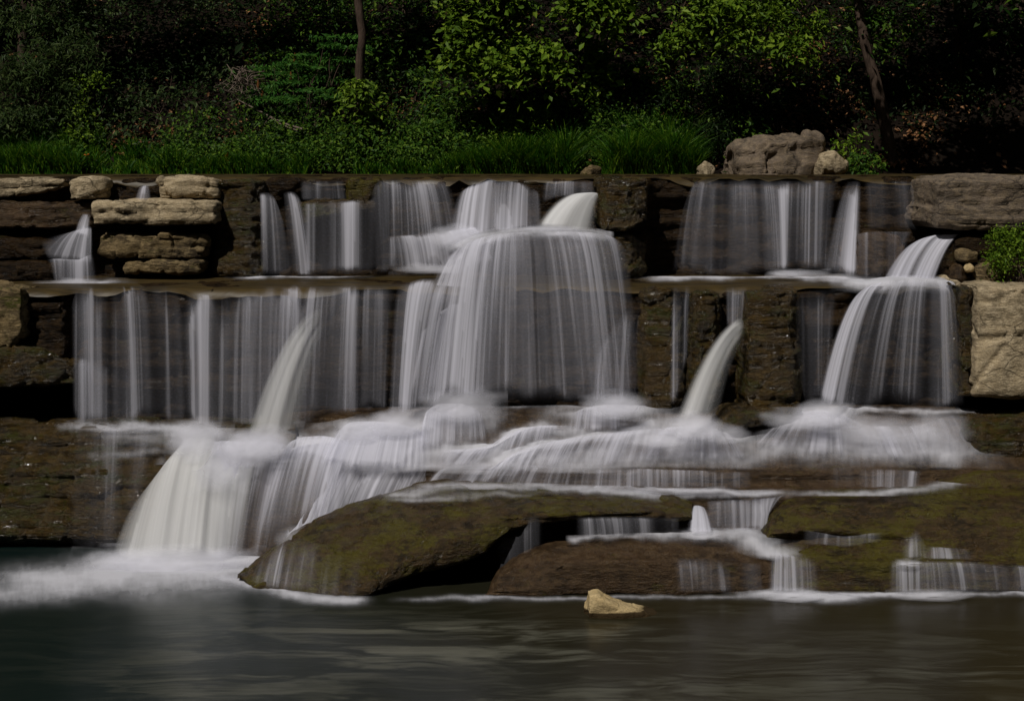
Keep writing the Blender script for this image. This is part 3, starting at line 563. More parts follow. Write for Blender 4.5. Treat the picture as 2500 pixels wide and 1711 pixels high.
# tan rock in the pool
o = block('pool_rock', [(1426, 1478, 1545, 12.95), (1438, 1456, 1545, 12.85), (1458, 1451, 1545, 12.85), (1482, 1467, 1545, 12.83), (1520, 1483, 1545, 12.83), (1570, 1492, 1545, 12.86), (1618, 1504, 1545, 12.95)], 0.22, M['tan'], 77, r=.04, amp=.012, cell=.012, cs=7, ds=.008, fine=.006, endr=.03)
tag(o, 'small tan wedge-shaped rock standing alone in the pool', 'rock')
drape('wet_rock', 'flat wet brown rim of rock at the foot of the left mossy wall', 'rock', [(-80, [(1362, 15.3), (1358, 15.1), (1362, 14.95), (1372, 14.8), (1385, 14.9)]), (60, [(1362, 15.3), (1357, 15.1), (1362, 14.95), (1372, 14.82), (1385, 14.9)]), (165, [(1366, 15.2), (1364, 15.1), (1366, 15.0), (1370, 14.95), (1380, 15.0)])], M['tan'], 78, amp=.01)

# ============================================================ FALLING WATER
U = 17.35
water('small_cascade', 'small two-step cascade at the far left beside the longest pale block', [(172, 568, 92, 586, 17.1, 16.98, .2, .3), (178, 564, 118, 632, 17.1, 16.95, .6, .5), (188, 560, 140, 638, 17.08, 16.9, .7, .6), (200, 556, 168, 640, 17.06, 16.88, .6, .5), (212, 553, 196, 645, 17.05, 16.88, .8, .75), (222, 553, 222, 650, 17.06, 16.9, .7, .6), (226, 556, 230, 650, 17.08, 16.95, .3, .2)], lip=.03, k=.6, botfade=.15)
water('small_cascade', 'lower step of the far left cascade spreading onto the middle ledge', [(112, 634, 130, 688, 16.95, 16.85, .35, .4), (140, 632, 142, 690, 16.9, 16.8, .8, .5), (165, 633, 165, 691, 16.88, 16.78, .75, .55), (190, 634, 192, 691, 16.86, 16.78, .7, .6), (212, 625, 216, 690, 16.86, 16.78, .7, .6), (228, 620, 240, 688, 16.9, 16.85, .3, .3)], lip=.0, k=.7, spray=[(185, 686, 60, 9, 16.72, .6)])
water('small_cascade', 'thin angled chute feeding the far left cascade', [(203, 520, 180, 572, 17.25, 17.1, .3, .6), (215, 522, 200, 575, 17.2, 17.08, .6, .8), (222, 525, 218, 578, 17.2, 17.06, .3, .8)], lip=.1)
water('trickle', 'tiny trickle in the dark gap between the pale top blocks', [(345, 452, 328, 490, 17.5, 17.35, .3, .5), (355, 452, 348, 490, 17.48, 17.35, .9, .7), (362, 452, 370, 490, 17.5, 17.35, .3, .4)], lip=.1)
water('upper_curtain', 'narrow leftmost fall of the upper tier next to the dark wet rock face', [(632, 472, 635, 672, 17.4, 17.32, .65, .28), (652, 470, 660, 674, 17.36, 17.3, .75, .3), (668, 480, 690, 674, 17.36, 17.3, .6, .32), (685, 520, 712, 674, 17.36, 17.3, .3, .25)], lip=.04)
water('upper_curtain', 'curving narrow fall second from left on the upper tier', [(690, 470, 700, 674, 17.4, 17.3, .2, .3), (702, 468, 724, 674, 17.4, 17.3, .6, .4), (713, 468, 742, 674, 17.38, 17.28, .8, .65), (722, 472, 756, 674, 17.36, 17.28, .6, .6), (732, 480, 768, 672, 17.36, 17.3, .25, .3)], lip=.06, k=.6, ef=.1)
water('short_curtain', 'short dark glassy fall spilling onto the small mossy ledge', [(728, 442, 732, 490, 17.6, 17.5, .5, .4), (770, 441, 770, 490, 17.58, 17.48, .35, .3), (815, 441, 820, 490, 17.58, 17.48, .4, .4), (840, 441, 848, 488, 17.58, 17.46, .7, .8)], lip=.25)
water('upper_curtain', 'wide pale curtain dropping from the small mossy ledge', [(728, 494, 730, 672, 17.38, 17.28, .25, .3), (780, 492, 780, 672, 17.36, 17.26, .42, .4), (818, 490, 820, 670, 17.36, 17.26, .6, .6), (840, 490, 842, 670, 17.36, 17.26, .92, .85), (868, 488, 866, 668, 17.36, 17.26, .8, .72), (890, 492, 890, 668, 17.38, 17.26, .4, .35), (925, 470, 922, 668, 17.42, 17.26, .5, .38)], lip=.03)
water('upper_curtain', 'thin dark curtain with fine bright threads at the lip, mid upper tier', [(900, 442, 905, 668, 17.62, 17.3, .2, .2), (930, 441, 940, 666, 17.62, 17.3, .5, .45), (965, 440, 970, 640, 17.6, 17.3, .65, .4), (1010, 440, 1030, 590, 17.6, 17.3, .62, .36), (1060, 440, 1090, 580, 17.6, 17.3, .65, .4), (1095, 442, 1135, 575, 17.6, 17.3, .55, .55)], lip=.08)
water('white_cascade', 'bright fan of white water below the thin dark curtain', [(948, 578, 945, 662, 17.25, 17.1, .8, .7), (970, 574, 985, 662, 17.2, 17.05, .55, .5), (1000, 572, 1020, 662, 17.15, 17.0, .95, .8), (1040, 568, 1060, 660, 17.15, 17.0, .9, .7), (1080, 564, 1110, 658, 17.12, 16.95, .95, .8), (1120, 558, 1165, 655, 17.1, 16.9, 1, .85), (1160, 550, 1215, 640, 17.1, 16.9, .9, .8)], lip=.06, ef=.05, spray=[(1110, 575, 80, 30, 16.95, .7), (1060, 655, 110, 14, 16.8, .7)])
water('white_cascade', 'tumbling white cascade left of the bright top spout', [(1120, 470, 1090, 580, 17.5, 17.1, .2, .5), (1165, 445, 1145, 582, 17.55, 17.05, .9, .95), (1195, 438, 1178, 580, 17.58, 17.05, .85, .9), (1215, 440, 1225, 575, 17.58, 17.05, .55, .6)], lip=.05, ef=.08)
water('white_cascade', 'rounded middle cascade with dark streaks beside the mossy edge of the top', [(1205, 441, 1200, 575, 17.55, 17.0, .65, .7), (1235, 441, 1225, 572, 17.52, 17.0, .6, .85), (1270, 446, 1262, 566, 17.5, 17.0, .6, .7), (1300, 460, 1300, 560, 17.48, 17.0, .6, .5), (1318, 470, 1325, 560, 17.48, 17.0, .4, .4)], lip=.08, ef=.08)
water('short_curtain', 'short glassy lip of water above the bright top spout', [(1325, 442, 1318, 500, 17.6, 17.4, .55, .4), (1360, 442, 1355, 485, 17.6, 17.4, .6, .4), (1410, 442, 1410, 478, 17.6, 17.4, .62, .4), (1455, 443, 1458, 474, 17.6, 17.4, .6, .4)], lip=.1)
water('arched_spout', 'thick bright white spout arching from the glittering wet block at the top', [(1395, 473, 1300, 558, 17.3, 16.95, .95, .98), (1425, 471, 1330, 560, 17.25, 16.9, 1, 1), (1445, 470, 1372, 562, 17.22, 16.88, .95, .85), (1458, 472, 1410, 564, 17.22, 16.9, .8, .75), (1461, 482, 1438, 566, 17.22, 16.92, .65, .4), (1463, 500, 1458, 566, 17.24, 16.95, .3, .15)], 'spout', lip=.0, k=.85, ef=.2, spray=[(1340, 562, 90, 16, 16.8, .8)])
water('upper_curtain', 'broad striped curtain of the upper tier on the right', [(1680, 480, 1636, 672, 17.75, 17.35, .15, .15), (1697, 442, 1660, 672, 17.72, 17.35, .4, .35), (1715, 441, 1688, 674, 17.7, 17.35, .55, .42), (1760, 440, 1756, 674, 17.66, 17.35, .48, .32), (1800, 440, 1800, 674, 17.66, 17.32, .6, .4), (1850, 440, 1862, 672, 17.64, 17.32, .52, .36), (1885, 442, 1900, 668, 17.64, 17.3, .6, .5), (1908, 442, 1914, 666, 17.64, 17.3, 1, .95), (1935, 442, 1930, 666, 17.64, 17.3, .5, .3), (1990, 440, 1985, 668, 17.66, 17.32, .5, .5), (2050, 442, 2030, 672, 17.7, 17.35, .4, .3)], lip=.06, ef=.05, spray=[(1914, 668, 50, 12, 17.15, .8), (1960, 668, 70, 12, 17.15, .5)])
water('plunging_stream', 'single pale stream dropping beside the brown filmed boulder', [(2066, 445, 2005, 676, 17.55, 17.05, .15, .25), (2076, 444, 2030, 678, 17.5, 17.0, .55, .6), (2088, 443, 2056, 680, 17.5, 17.0, .8, .85), (2096, 444, 2082, 680, 17.5, 17.0, .6, .85), (2104, 446, 2100, 670, 17.5, 17.02, .25, .4)], lip=.1, k=.5, ef=.12, spray=[(2050, 680, 70, 12, 16.9, .7)])
water('upper_curtain', 'faint dark threads of water between the pale stream and the huge grey slab', [(2100, 442, 2110, 560, 17.8, 17.5, .22, .25), (2160, 442, 2165, 560, 17.8, 17.5, .33, .25), (2220, 442, 2228, 562, 17.75, 17.5, .42, .35), (2285, 440, 2285, 562, 17.7, 17.5, .5, .5)], lip=.06)
water('film_of_water', 'thin film running over the brown boulder on the upper right', [(2090, 572, 2086, 680, 17.0, 16.98, .5, .3), (2130, 566, 2130, 682, 16.9, 16.86, .38, .3), (2180, 566, 2180, 682, 16.86, 16.84, .36, .3), (2230, 566, 2200, 682, 16.86, 16.85, .5, .3)], lip=.0)
water('white_cascade', 'fan-shaped white cascade coming from under the huge grey slab', [(2240, 590, 2150, 690, 16.95, 16.7, .5, .6), (2265, 578, 2180, 692, 16.9, 16.68, .85, .9), (2300, 572, 2215, 694, 16.85, 16.66, .7, .6), (2325, 572, 2245, 696, 16.82, 16.65, .8, .9), (2350, 570, 2280, 697, 16.8, 16.65, .7, .6)], lip=.02, k=.85, ef=.07, spray=[(2200, 690, 90, 14, 16.55, .7)])
# central dome
dome = [(1190, 575, 1010, 705, 16.95, 16.1, .5, .5)]
water('dome_fall', 'great domed veil of water in the middle of the falls', [
    (1085, 632, 985, 1000, 16.5, 15.7, .25, .25), (1112, 612, 1020, 1000, 16.45, 15.65, .5, .45), (1145, 592, 1075, 996, 16.38, 15.58, .7, .7), (1190, 577, 1145, 992, 16.3, 15.5, .8, .75), (1245, 569, 1232, 988, 16.2, 15.42, .5, .22),
    (1285, 567, 1300, 986, 16.18, 15.4, .5, .30), (1330, 566, 1370, 986, 16.16, 15.38, .6, .45), (1375, 566, 1430, 986, 16.16, 15.38, .58, .36), (1420, 567, 1475, 986, 16.18, 15.4, .62, .5), (1460, 570, 1515, 984, 16.2, 15.42, .62, .45), (1492, 578, 1542, 980, 16.3, 15.5, .55, .3), (1515, 592, 1556, 975, 16.35, 15.55, .45, .2), (1535, 625, 1566, 960, 16.4, 15.6, .35, .1)],
    lip=.0, k=.88, ef=.03, wob=.02, spray=[(1130, 985, 110, 40, 15.5, .7), (1500, 985, 90, 34, 15.4, .6)])
water('dome_fall', 'inner veil of the great central dome with bright streams fanning left', [
    (1170, 588, 1125, 985, 16.5, 15.75, .4, .4), (1210, 579, 1175, 985, 16.4, 15.7, .8, .5), (1260, 574, 1262, 982, 16.35, 15.65, .35, .3), (1340, 572, 1380, 980, 16.35, 15.65, .5, .3), (1430, 574, 1470, 975, 16.35, 15.65, .45, .3), (1485, 586, 1530, 968, 16.45, 15.65, .3, .3)], lip=.0, k=.86, wob=.03)
sheet('water_shelf', 'smooth white water running over the top of the central dome', [(1080, [(592, 17.3), (602, 16.9), (614, 16.65), (640, 16.45)]), (1160, [(562, 17.3), (574, 16.9), (588, 16.55), (612, 16.35)]), (1260, [(553, 17.3), (561, 16.8), (569, 16.3), (590, 16.15)]), (1360, [(553, 17.3), (560, 16.8), (568, 16.25), (588, 16.12)]), (1440, [(556, 17.3), (563, 16.85), (573, 16.3), (592, 16.15)]), (1500, [(566, 17.2), (575, 16.85), (592, 16.4), (620, 16.25)])],
      [([(1110, 600), (1180, 574), (1250, 565), (1400, 563), (1470, 572)], (60, 13), .7)], off=.0, lift=.0, wob=.004)
water('side_veil', 'broad grey veil joining the left shoulder of the central dome', [(1120, 612, 985, 990, 16.9, 15.8, .5, .6), (1140, 600, 1030, 990, 16.85, 15.75, .8, .55), (1165, 590, 1080, 988, 16.8, 15.7, .6, .6), (1190, 585, 1110, 985, 16.8, 15.7, .4, .5)], lip=.02, k=.9)
water('side_fall', 'fall dropping against the right foot of the central dome', [(1440, 880, 1420, 990, 15.55, 15.4, .0, .15), (1480, 820, 1465, 990, 15.55, 15.4, .3, .45), (1520, 765, 1505, 990, 15.6, 15.42, .42, .5), (1552, 745, 1538, 988, 15.65, 15.5, .5, .52), (1570, 752, 1556, 985, 15.75, 15.6, .35, .3), (1585, 760, 1566, 980, 15.9, 15.7, .2, .1)], lip=.1, spray=[(1500, 990, 80, 30, 15.45, .7)])
# middle tier, left to right
water('middle_curtain', 'wide striped curtain on the left of the middle tier', [(170, 699, 175, 1020, 15.98, 15.75, .12, .12), (192, 699, 190, 1036, 15.95, 15.7, .35, .3), (212, 698, 214, 1038, 15.94, 15.7, .5, .5), (245, 698, 248, 1040, 15.94, 15.68, .42, .38), (290, 697, 292, 1040, 15.92, 15.68, .5, .34), (340, 697, 358, 1040, 15.92, 15.66, .5, .42), (395, 698, 400, 1040, 15.92, 15.66, .34, .24), (440, 706, 458, 1042, 15.92, 15.66, .5, .5), (462, 718, 472, 1045, 15.92, 15.64, .8, .75), (500, 715, 495, 1048, 15.92, 15.64, .55, .5), (545, 720, 540, 1050, 15.92, 15.62, .42, .38), (590, 715, 582, 1055, 15.92, 15.6, .56, .5), (650, 700, 640, 1055, 15.92, 15.6, .55, .42), (700, 699, 690, 1050, 15.92, 15.62, .5, .35), (748, 698, 720, 1030, 15.92, 15.7, .3, .2)], ragged=.9, dmul=1.12, lip=.09, ef=.02, spray=[(480, 1050, 60, 22, 15.35, .7), (330, 1042, 150, 12, 15.4, .35)])
water('lower_veil', 'short brighter veil spilling off a hidden ledge low in the left curtain', [(186, 880, 184, 1036, 15.86, 15.66, .2, .2), (200, 872, 200, 1040, 15.84, 15.64, .7, .55), (225, 876, 226, 1040, 15.82, 15.62, .55, .4), (255, 890, 256, 1040, 15.82, 15.62, .4, .32), (295, 905, 298, 1040, 15.84, 15.64, .32, .28), (340, 915, 342, 1038, 15.88, 15.66, .1, .1)], lip=.06, ef=.06)
water('fine_veil', 'soft grey veil hanging behind the tall arched spout', [(560, 722, 556, 1050, 15.93, 15.68, .15, .15), (610, 718, 606, 1055, 15.92, 15.66, .45, .38), (660, 716, 652, 1058, 15.92, 15.66, .5, .4), (740, 714, 728, 1050, 15.92, 15.68, .45, .3), (790, 712, 775, 1030, 15.92, 15.7, .2, .12)], lip=.08, ef=.1)
water('bright_pillar', 'short bright upright stream above the tall arched spout on the left', [(694, 705, 694, 860, 15.85, 15.68, .2, .1), (706, 700, 706, 880, 15.84, 15.66, .8, .4), (718, 694, 718, 880, 15.83, 15.66, .95, .5), (730, 700, 731, 860, 15.83, 15.66, .8, .4), (744, 715, 744, 830, 15.85, 15.7, .25, .1)], 'veil', lip=.06, ef=.1, botfade=.4)
water('arched_spout', 'tall arched white spout falling in the left half of the middle tier', [(774, 750, 590, 1084, 15.85, 15.4, .15, .2), (780, 753, 608, 1088, 15.85, 15.35, .55, .65), (785, 757, 626, 1090, 15.84, 15.33, .75, .9), (789, 763, 646, 1090, 15.83, 15.32, .8, .95), (792, 771, 666, 1086, 15.84, 15.34, .7, .8), (794, 783, 694, 1080, 15.86, 15.4, .5, .55), (797, 800, 722, 1072, 15.88, 15.45, .2, .2), (798, 812, 742, 1064, 15.9, 15.48, .05, .05)], 'spout', lip=.14, k=.8, ef=.12, wob=.02, spray=[(650, 1075, 90, 42, 15.1, .95)])
water('middle_curtain', 'slanting grey curtain between the tall arched spout and the central dome', [(735, 700, 720, 1035, 15.95, 15.7, .3, .15), (765, 699, 742, 1035, 15.94, 15.66, .62, .3), (805, 699, 790, 1020, 15.92, 15.64, .5, .25), (838, 698, 820, 1015, 15.92, 15.64, .66, .42), (872, 698, 862, 1010, 15.92, 15.62, .55, .4), (905, 697, 900, 1005, 15.92, 15.62, .6, .45), (945, 697, 935, 1005, 15.92, 15.62, .55, .5), (975, 700, 950, 1005, 15.92, 15.62, .6, .6)], lip=.05)
water('bright_stream', 'strong pale stream pouring left of the central dome', [(965, 700, 945, 1025, 15.95, 15.55, .3, .4), (1000, 688, 968, 1028, 15.92, 15.5, .7, .6), (1035, 680, 990, 1028, 15.9, 15.48, .95, .85), (1065, 680, 1010, 1025, 15.9, 15.5, .75, .5), (1100, 690, 1045, 1015, 15.9, 15.52, .7, .35), (1130, 700, 1080, 1000, 15.95, 15.6, .4, .3)], lip=.06, k=.85, spray=[(970, 1030, 90, 34, 15.35, .85), (880, 1050, 80, 30, 15.3, .7)])
water('thin_thread', 'pair of thin threads over the brown rock right of the dome', [(1640, 699, 1630, 990, 15.85, 15.68, .2, .2), (1650, 699, 1648, 985, 15.82, 15.66, .55, .5), (1665, 698, 1660, 960, 15.8, 15.66, .35, .2), (1678, 698, 1672, 900, 15.82, 15.7, .5, .3), (1690, 698, 1682, 880, 15.9, 15.72, .2, .1)], lip=.1)
water('thin_thread', 'group of short threads above the right arched spout', [(1770, 702, 1772, 800, 15.95, 15.85, .2, .2), (1790, 700, 1788, 800, 15.9, 15.82, .55, .5), (1812, 700, 1806, 790, 15.88, 15.8, .6, .5), (1828, 700, 1822, 780, 15.9, 15.82, .3, .2)], lip=.08)
water('arched_spout', 'bright arched spout bursting left from the tall dark mossy column', [(1806, 774, 1646, 1026, 15.58, 15.15, .15, .2), (1811, 778, 1660, 1034, 15.57, 15.12, .7, .75), (1815, 784, 1676, 1038, 15.56, 15.1, .9, .95), (1817, 793, 1695, 1038, 15.56, 15.1, .9, .9), (1818, 804, 1715, 1032, 15.57, 15.14, .7, .55), (1818, 820, 1738, 1020, 15.58, 15.18, .35, .2), (1818, 838, 1760, 1005, 15.6, 15.22, .12, .05)], 'spout', lip=.06, k=.74, ef=.1, wob=.02, spray=[(1690, 1036, 85, 32, 15.0, .97), (1600, 1062, 100, 26, 15.0, .7), (1770, 1055, 70, 24, 15.05, .55)])
water('thin_veil', 'faint dark veil between the tall mossy column and the right dome fall', [(1940, 735, 1940, 860, 15.75, 15.6, .1, .1), (1965, 712, 1970, 990, 15.75, 15.6, .4, .22), (2010, 708, 2005, 990, 15.8, 15.6, .45, .3), (2050, 708, 2030, 990, 15.85, 15.6, .42, .3)], lip=.08)
water('dome_fall', 'large smooth domed veil at the right of the middle tier', [
    (2100, 718, 1990, 985, 16.05, 15.5, .3, .3), (2118, 700, 2008, 998, 16.0, 15.42, .75, .85), (2140, 692, 2035, 1000, 15.98, 15.4, .75, .7), (2165, 688, 2075, 1002, 15.96, 15.4, .55, .3), (2195, 686, 2125, 1002, 15.95, 15.38, .58, .32), (2230, 684, 2190, 1002, 15.95, 15.38, .56, .28), (2265, 684, 2250, 1000, 15.95, 15.38, .6, .34), (2300, 690, 2310, 998, 15.96, 15.4, .58, .42), (2325, 700, 2345, 992, 16.0, 15.45, .4, .25), (2335, 720, 2358, 985, 16.0, 15.5, .2, .1)], lip=.0, k=.86, ef=.05, wob=.018, spray=[(2010, 1005, 80, 32, 15.3, .95), (2130, 1045, 150, 34, 15.2, .55), (1950, 1022, 110, 26, 15.2, .7), (2290, 1040, 90, 40, 15.25, .4)])
sheet('water_shelf', 'white water sliding over the brink of the right dome fall', [(2020, [(676, 17.2), (684, 16.7), (696, 16.2), (712, 15.95)]), (2120, [(676, 17.2), (684, 16.7), (690, 16.2), (720, 15.88)]), (2240, [(676, 17.2), (682, 16.7), (686, 16.25), (712, 15.85)]), (2345, [(680, 17.2), (686, 16.7), (700, 16.3), (740, 16.0)])], [([(2130, 692), (2200, 684), (2300, 688)], (60, 14), .9), ([(2040, 684), (2120, 688)], (50, 8), .6)], off=.03)
# lower tier
water('great_cascade', 'widest bright white cascade plunging into the pool on the lower left', [(360, 1200, 270, 1352, 15.0, 14.72, .0, .3), (395, 1150, 305, 1366, 15.1, 14.62, .5, .75), (435, 1095, 345, 1374, 15.16, 14.54, .9, .95), (470, 1062, 395, 1378, 15.2, 14.5, 1, 1), (505, 1052, 440, 1378, 15.2, 14.5, 1, 1), (530, 1075, 480, 1378, 15.18, 14.5, .95, 1), (548, 1110, 515, 1374, 15.12, 14.54, .95, .95), (565, 1130, 535, 1370, 15.05, 14.58, .9, .85), (600, 1130, 565, 1364, 15.02, 14.62, .8, .5), (635, 1120, 600, 1358, 15.02, 14.68, .5, .2)], 'spout', lip=.06, k=.82, ef=.03, wob=.03,
   spray=[(480, 1070, 90, 50, 15.15, .8), (420, 1368, 190, 36, 14.42, .95), (300, 1368, 130, 30, 14.45, .6), (560, 1358, 90, 24, 14.5, .6)])
water('white_cascade', 'white chute right of the widest lower cascade under the tall spout', [(505, 1078, 500, 1366, 15.14, 14.68, .7, .6), (555, 1076, 528, 1366, 15.12, 14.64, 1, .55), (600, 1078, 560, 1366, 15.12, 14.62, 1, .5), (645, 1078, 590, 1366, 15.1, 14.6, 1, .32), (685, 1082, 622, 1364, 15.12, 14.6, .8, .25), (715, 1090, 650, 1360, 15.15, 14.6, .5, .2), (760, 1086, 690, 1350, 15.2, 14.62, .65, .22), (820, 1086, 740, 1330, 15.2, 14.65, .8, .35), (870, 1090, 780, 1310, 15.2, 14.7, .85, .4)], lip=.0, k=.35, ef=.06, wob=.04,
   spray=[(620, 1090, 100, 40, 15.0, .9), (545, 1130, 80, 60, 14.98, .6)])
water('white_cascade', 'smooth white cascade sliding behind the left end of the big mossy slab', [(760, 1160, 680, 1330, 15.2, 14.72, .3, .8), (800, 1135, 715, 1320, 15.18, 14.72, .85, .95), (850, 1125, 770, 1300, 15.15, 14.72, .95, .9), (900, 1125, 830, 1275, 15.12, 14.75, .85, .7), (960, 1128, 900, 1250, 15.1, 14.8, .8, .6), (1020, 1130, 970, 1225, 15.1, 14.85, .75, .6), (1090, 1130, 1050, 1200, 15.1, 14.9, .6, .5)], lip=.03, k=.4, ef=.07, wob=.03, spray=[(720, 1310, 50, 30, 14.5, .4)])
water('step_fall', 'low comb-like row of falls behind the crest of the big mossy slab', [(1080, 1140, 1030, 1188, 15.02, 14.82, .6, .5), (1200, 1134, 1150, 1190, 14.98, 14.82, .7, .6), (1330, 1134, 1300, 1190, 14.96, 14.82, .62, .5), (1450, 1138, 1440, 1192, 14.94, 14.8, .6, .55), (1560, 1142, 1560, 1192, 14.92, 14.8, .6, .5), (1690, 1146, 1690, 1194, 14.92, 14.8, .5, .4), (1840, 1150, 1840, 1196, 14.92, 14.8, .25, .15)], lip=.12, ef=.02, wob=.01, spray=[(1150, 1184, 120, 12, 14.75, .6), (1400, 1188, 160, 10, 14.72, .55), (1640, 1194, 130, 9, 14.72, .5), (1150, 1138, 120, 16, 14.92, .5), (1400, 1140, 160, 12, 14.9, .4)])
water('step_fall', 'faint low falls on the step above the wide right mossy slab', [(1980, 1140, 1980, 1194, 14.92, 14.82, .15, .1), (2060, 1138, 2065, 1198, 14.9, 14.8, .25, .2), (2140, 1142, 2140, 1200, 14.9, 14.8, .3, .45), (2210, 1145, 2205, 1200, 14.9, 14.8, .5, .6), (2260, 1150, 2255, 1194, 14.92, 14.82, .3, .4)], lip=.1)
sheet('rapids', 'white churning rapids spread over the bedrock below the middle tier', [(560, [(1040, 16.0), (1070, 15.6), (1100, 15.4), (1140, 15.2), (1180, 15.1), (1190, 15.08)]), (700, [(1030, 16.0), (1060, 15.6), (1100, 15.38), (1130, 15.15), (1175, 15.0), (1185, 14.98)]), (900, [(1005, 16.0), (1045, 15.6), (1095, 15.3), (1130, 15.05), (1160, 15.0), (1170, 14.97)])] + [(x, [(990, 16.0), (1010, 15.8), (1055, 15.5), (1100, 15.25), (1138, 15.0), (1148, 14.95)]) for x in (1100, 1300, 1500, 1700, 1900, 2100, 2300, 2480)],
      [([(640, 1090), (690, 1085)], (70, 26), .9), ([(720, 1092), (830, 1088), (900, 1080)], (60, 16), .85), ([(860, 1050), (1050, 1060)], (60, 30), .95), ([(850, 1105), (1050, 1110)], (90, 30), .9), ([(1040, 1020), (1160, 1020)], (50, 26), .8),
       ([(1080, 1105), (1200, 1095), (1250, 1062), (1340, 1045), (1420, 1048)], (30, 12), .85), ([(1180, 1165), (1260, 1108), (1330, 1082), (1420, 1068), (1520, 1052), (1600, 1035)], (26, 11), .9), ([(1400, 1008), (1560, 1000)], (60, 20), .7), ([(1200, 988), (1560, 988)], (60, 7), .5),
       ([(1670, 1040), (1720, 1045)], (60, 24), .97), ([(1600, 1078), (1700, 1070)], (70, 18), .7), ([(1500, 1110), (1760, 1110)], (110, 30), .5), ([(1250, 1120), (1500, 1130)], (90, 24), .5), ([(1800, 1070), (1830, 1060)], (20, 8), .5),
       ([(1950, 1015), (2040, 1020)], (50, 26), .85), ([(2080, 1000), (2350, 1004)], (40, 5), .6), ([(2030, 1060), (2300, 1100)], (90, 30), .65), ([(1900, 1090), (2200, 1110)], (70, 26), .45), ([(2260, 1060), (2330, 1110)], (40, 40), .5), ([(900, 1140), (1100, 1140)], (90, 16), .6)], off=.07, mod=.55)
water('stepped_cascade', 'rounded silky flow over the dark rock right of the widest cascade', [(690, 1108, 590, 1330, 15.024, 14.45, 0.3, 0.1), (698, 1090, 615, 1340, 15.136, 14.44, 0.8, 0.25), (715, 1075, 640, 1345, 15.219, 14.435, 0.95, 0.28), (745, 1066, 680, 1335, 15.269, 14.445, 0.9, 0.25), (785, 1064, 720, 1310, 15.28, 14.47, 0.9, 0.3), (825, 1070, 765, 1280, 15.247, 14.5, 0.9, 0.45), (865, 1085, 810, 1250, 15.163, 14.53, 0.8, 0.4)], lip=.0, k=.45, ef=.05, wob=.02, botfade=.25, group='silky flows over the lower steps')
water('stepped_cascade', 'brightest white flow between the slanting curtain and the mossy slab', [(830, 1045, 760, 1140, 15.404, 14.816, 0.5, 0.5), (860, 1030, 800, 1150, 15.516, 14.78, 0.95, 0.8), (910, 1028, 860, 1160, 15.531, 14.755, 1, 0.85), (960, 1032, 930, 1160, 15.501, 14.755, 1, 0.8), (1010, 1045, 1000, 1160, 15.404, 14.755, 0.95, 0.6), (1050, 1060, 1060, 1150, 15.302, 14.78, 0.7, 0.4)], lip=.0, k=.45, ef=.05, wob=.02, botfade=.25, group='silky flows over the lower steps')
water('stepped_cascade', 'rounded white hump at the left foot of the central dome', [(1030, 1030, 1010, 1100, 15.516, 15.08, 0.4, 0.4), (1045, 1000, 1030, 1110, 15.767, 15.011, 0.85, 0.7), (1080, 985, 1070, 1110, 15.93, 15.011, 0.9, 0.55), (1120, 985, 1115, 1105, 15.93, 15.045, 0.85, 0.4), (1155, 995, 1160, 1095, 15.821, 15.108, 0.75, 0.35), (1180, 1015, 1195, 1085, 15.628, 15.163, 0.3, 0.2)], lip=.0, k=.45, ef=.05, wob=.02, botfade=.25, group='silky flows over the lower steps')
water('stepped_cascade', 'arched flow with bright crest sweeping left from below the dome', [(1060, 1098, 1040, 1140, 15.091, 14.816, 0.6, 0.4), (1130, 1096, 1090, 1145, 15.102, 14.798, 0.85, 0.5), (1190, 1088, 1150, 1140, 15.147, 14.816, 0.95, 0.5), (1235, 1062, 1195, 1125, 15.291, 14.906, 0.95, 0.4), (1285, 1044, 1260, 1105, 15.412, 15.045, 0.9, 0.4), (1340, 1038, 1330, 1085, 15.457, 15.163, 0.85, 0.35), (1400, 1040, 1395, 1072, 15.442, 15.236, 0.7, 0.3)], lip=.0, k=.45, ef=.05, wob=.02, botfade=.25, group='silky flows over the lower steps')
water('stepped_cascade', 'long curved flow with bright crest leading to the low comb-like falls', [(1170, 1150, 1150, 1180, 14.78, 14.705, 0.5, 0.4), (1205, 1138, 1170, 1182, 14.823, 14.7, 0.9, 0.6), (1250, 1110, 1205, 1180, 15.011, 14.705, 0.95, 0.55), (1310, 1086, 1270, 1165, 15.158, 14.742, 0.95, 0.5), (1390, 1070, 1350, 1150, 15.247, 14.78, 0.9, 0.45), (1480, 1058, 1440, 1150, 15.313, 14.78, 0.9, 0.4), (1570, 1048, 1540, 1148, 15.382, 14.787, 0.8, 0.45), (1630, 1045, 1620, 1148, 15.404, 14.787, 0.6, 0.4)], lip=.0, k=.45, ef=.05, wob=.02, botfade=.25, group='silky flows over the lower steps')
water('stepped_cascade', 'fan of thin bright water spreading below the right arched spout', [(1600, 1050, 1500, 1120, 15.367, 14.941, 0.4, 0.3), (1640, 1042, 1570, 1135, 15.427, 14.837, 0.85, 0.4), (1690, 1040, 1660, 1140, 15.442, 14.816, 0.95, 0.4), (1740, 1044, 1760, 1140, 15.412, 14.816, 0.8, 0.35), (1780, 1055, 1850, 1130, 15.33, 14.872, 0.4, 0.2)], lip=.0, k=.45, ef=.05, wob=.02, botfade=.25, group='silky flows over the lower steps')
water('stepped_cascade', 'low frothy hump under the right foot of the central dome', [(1390, 1012, 1380, 1060, 15.65, 15.302, 0.3, 0.3), (1430, 995, 1420, 1062, 15.821, 15.291, 0.8, 0.5), (1480, 988, 1480, 1060, 15.897, 15.302, 0.85, 0.5), (1530, 988, 1540, 1055, 15.897, 15.33, 0.75, 0.45), (1570, 996, 1600, 1045, 15.81, 15.404, 0.4, 0.2)], lip=.0, k=.45, ef=.05, wob=.02, botfade=.25, group='silky flows over the lower steps')
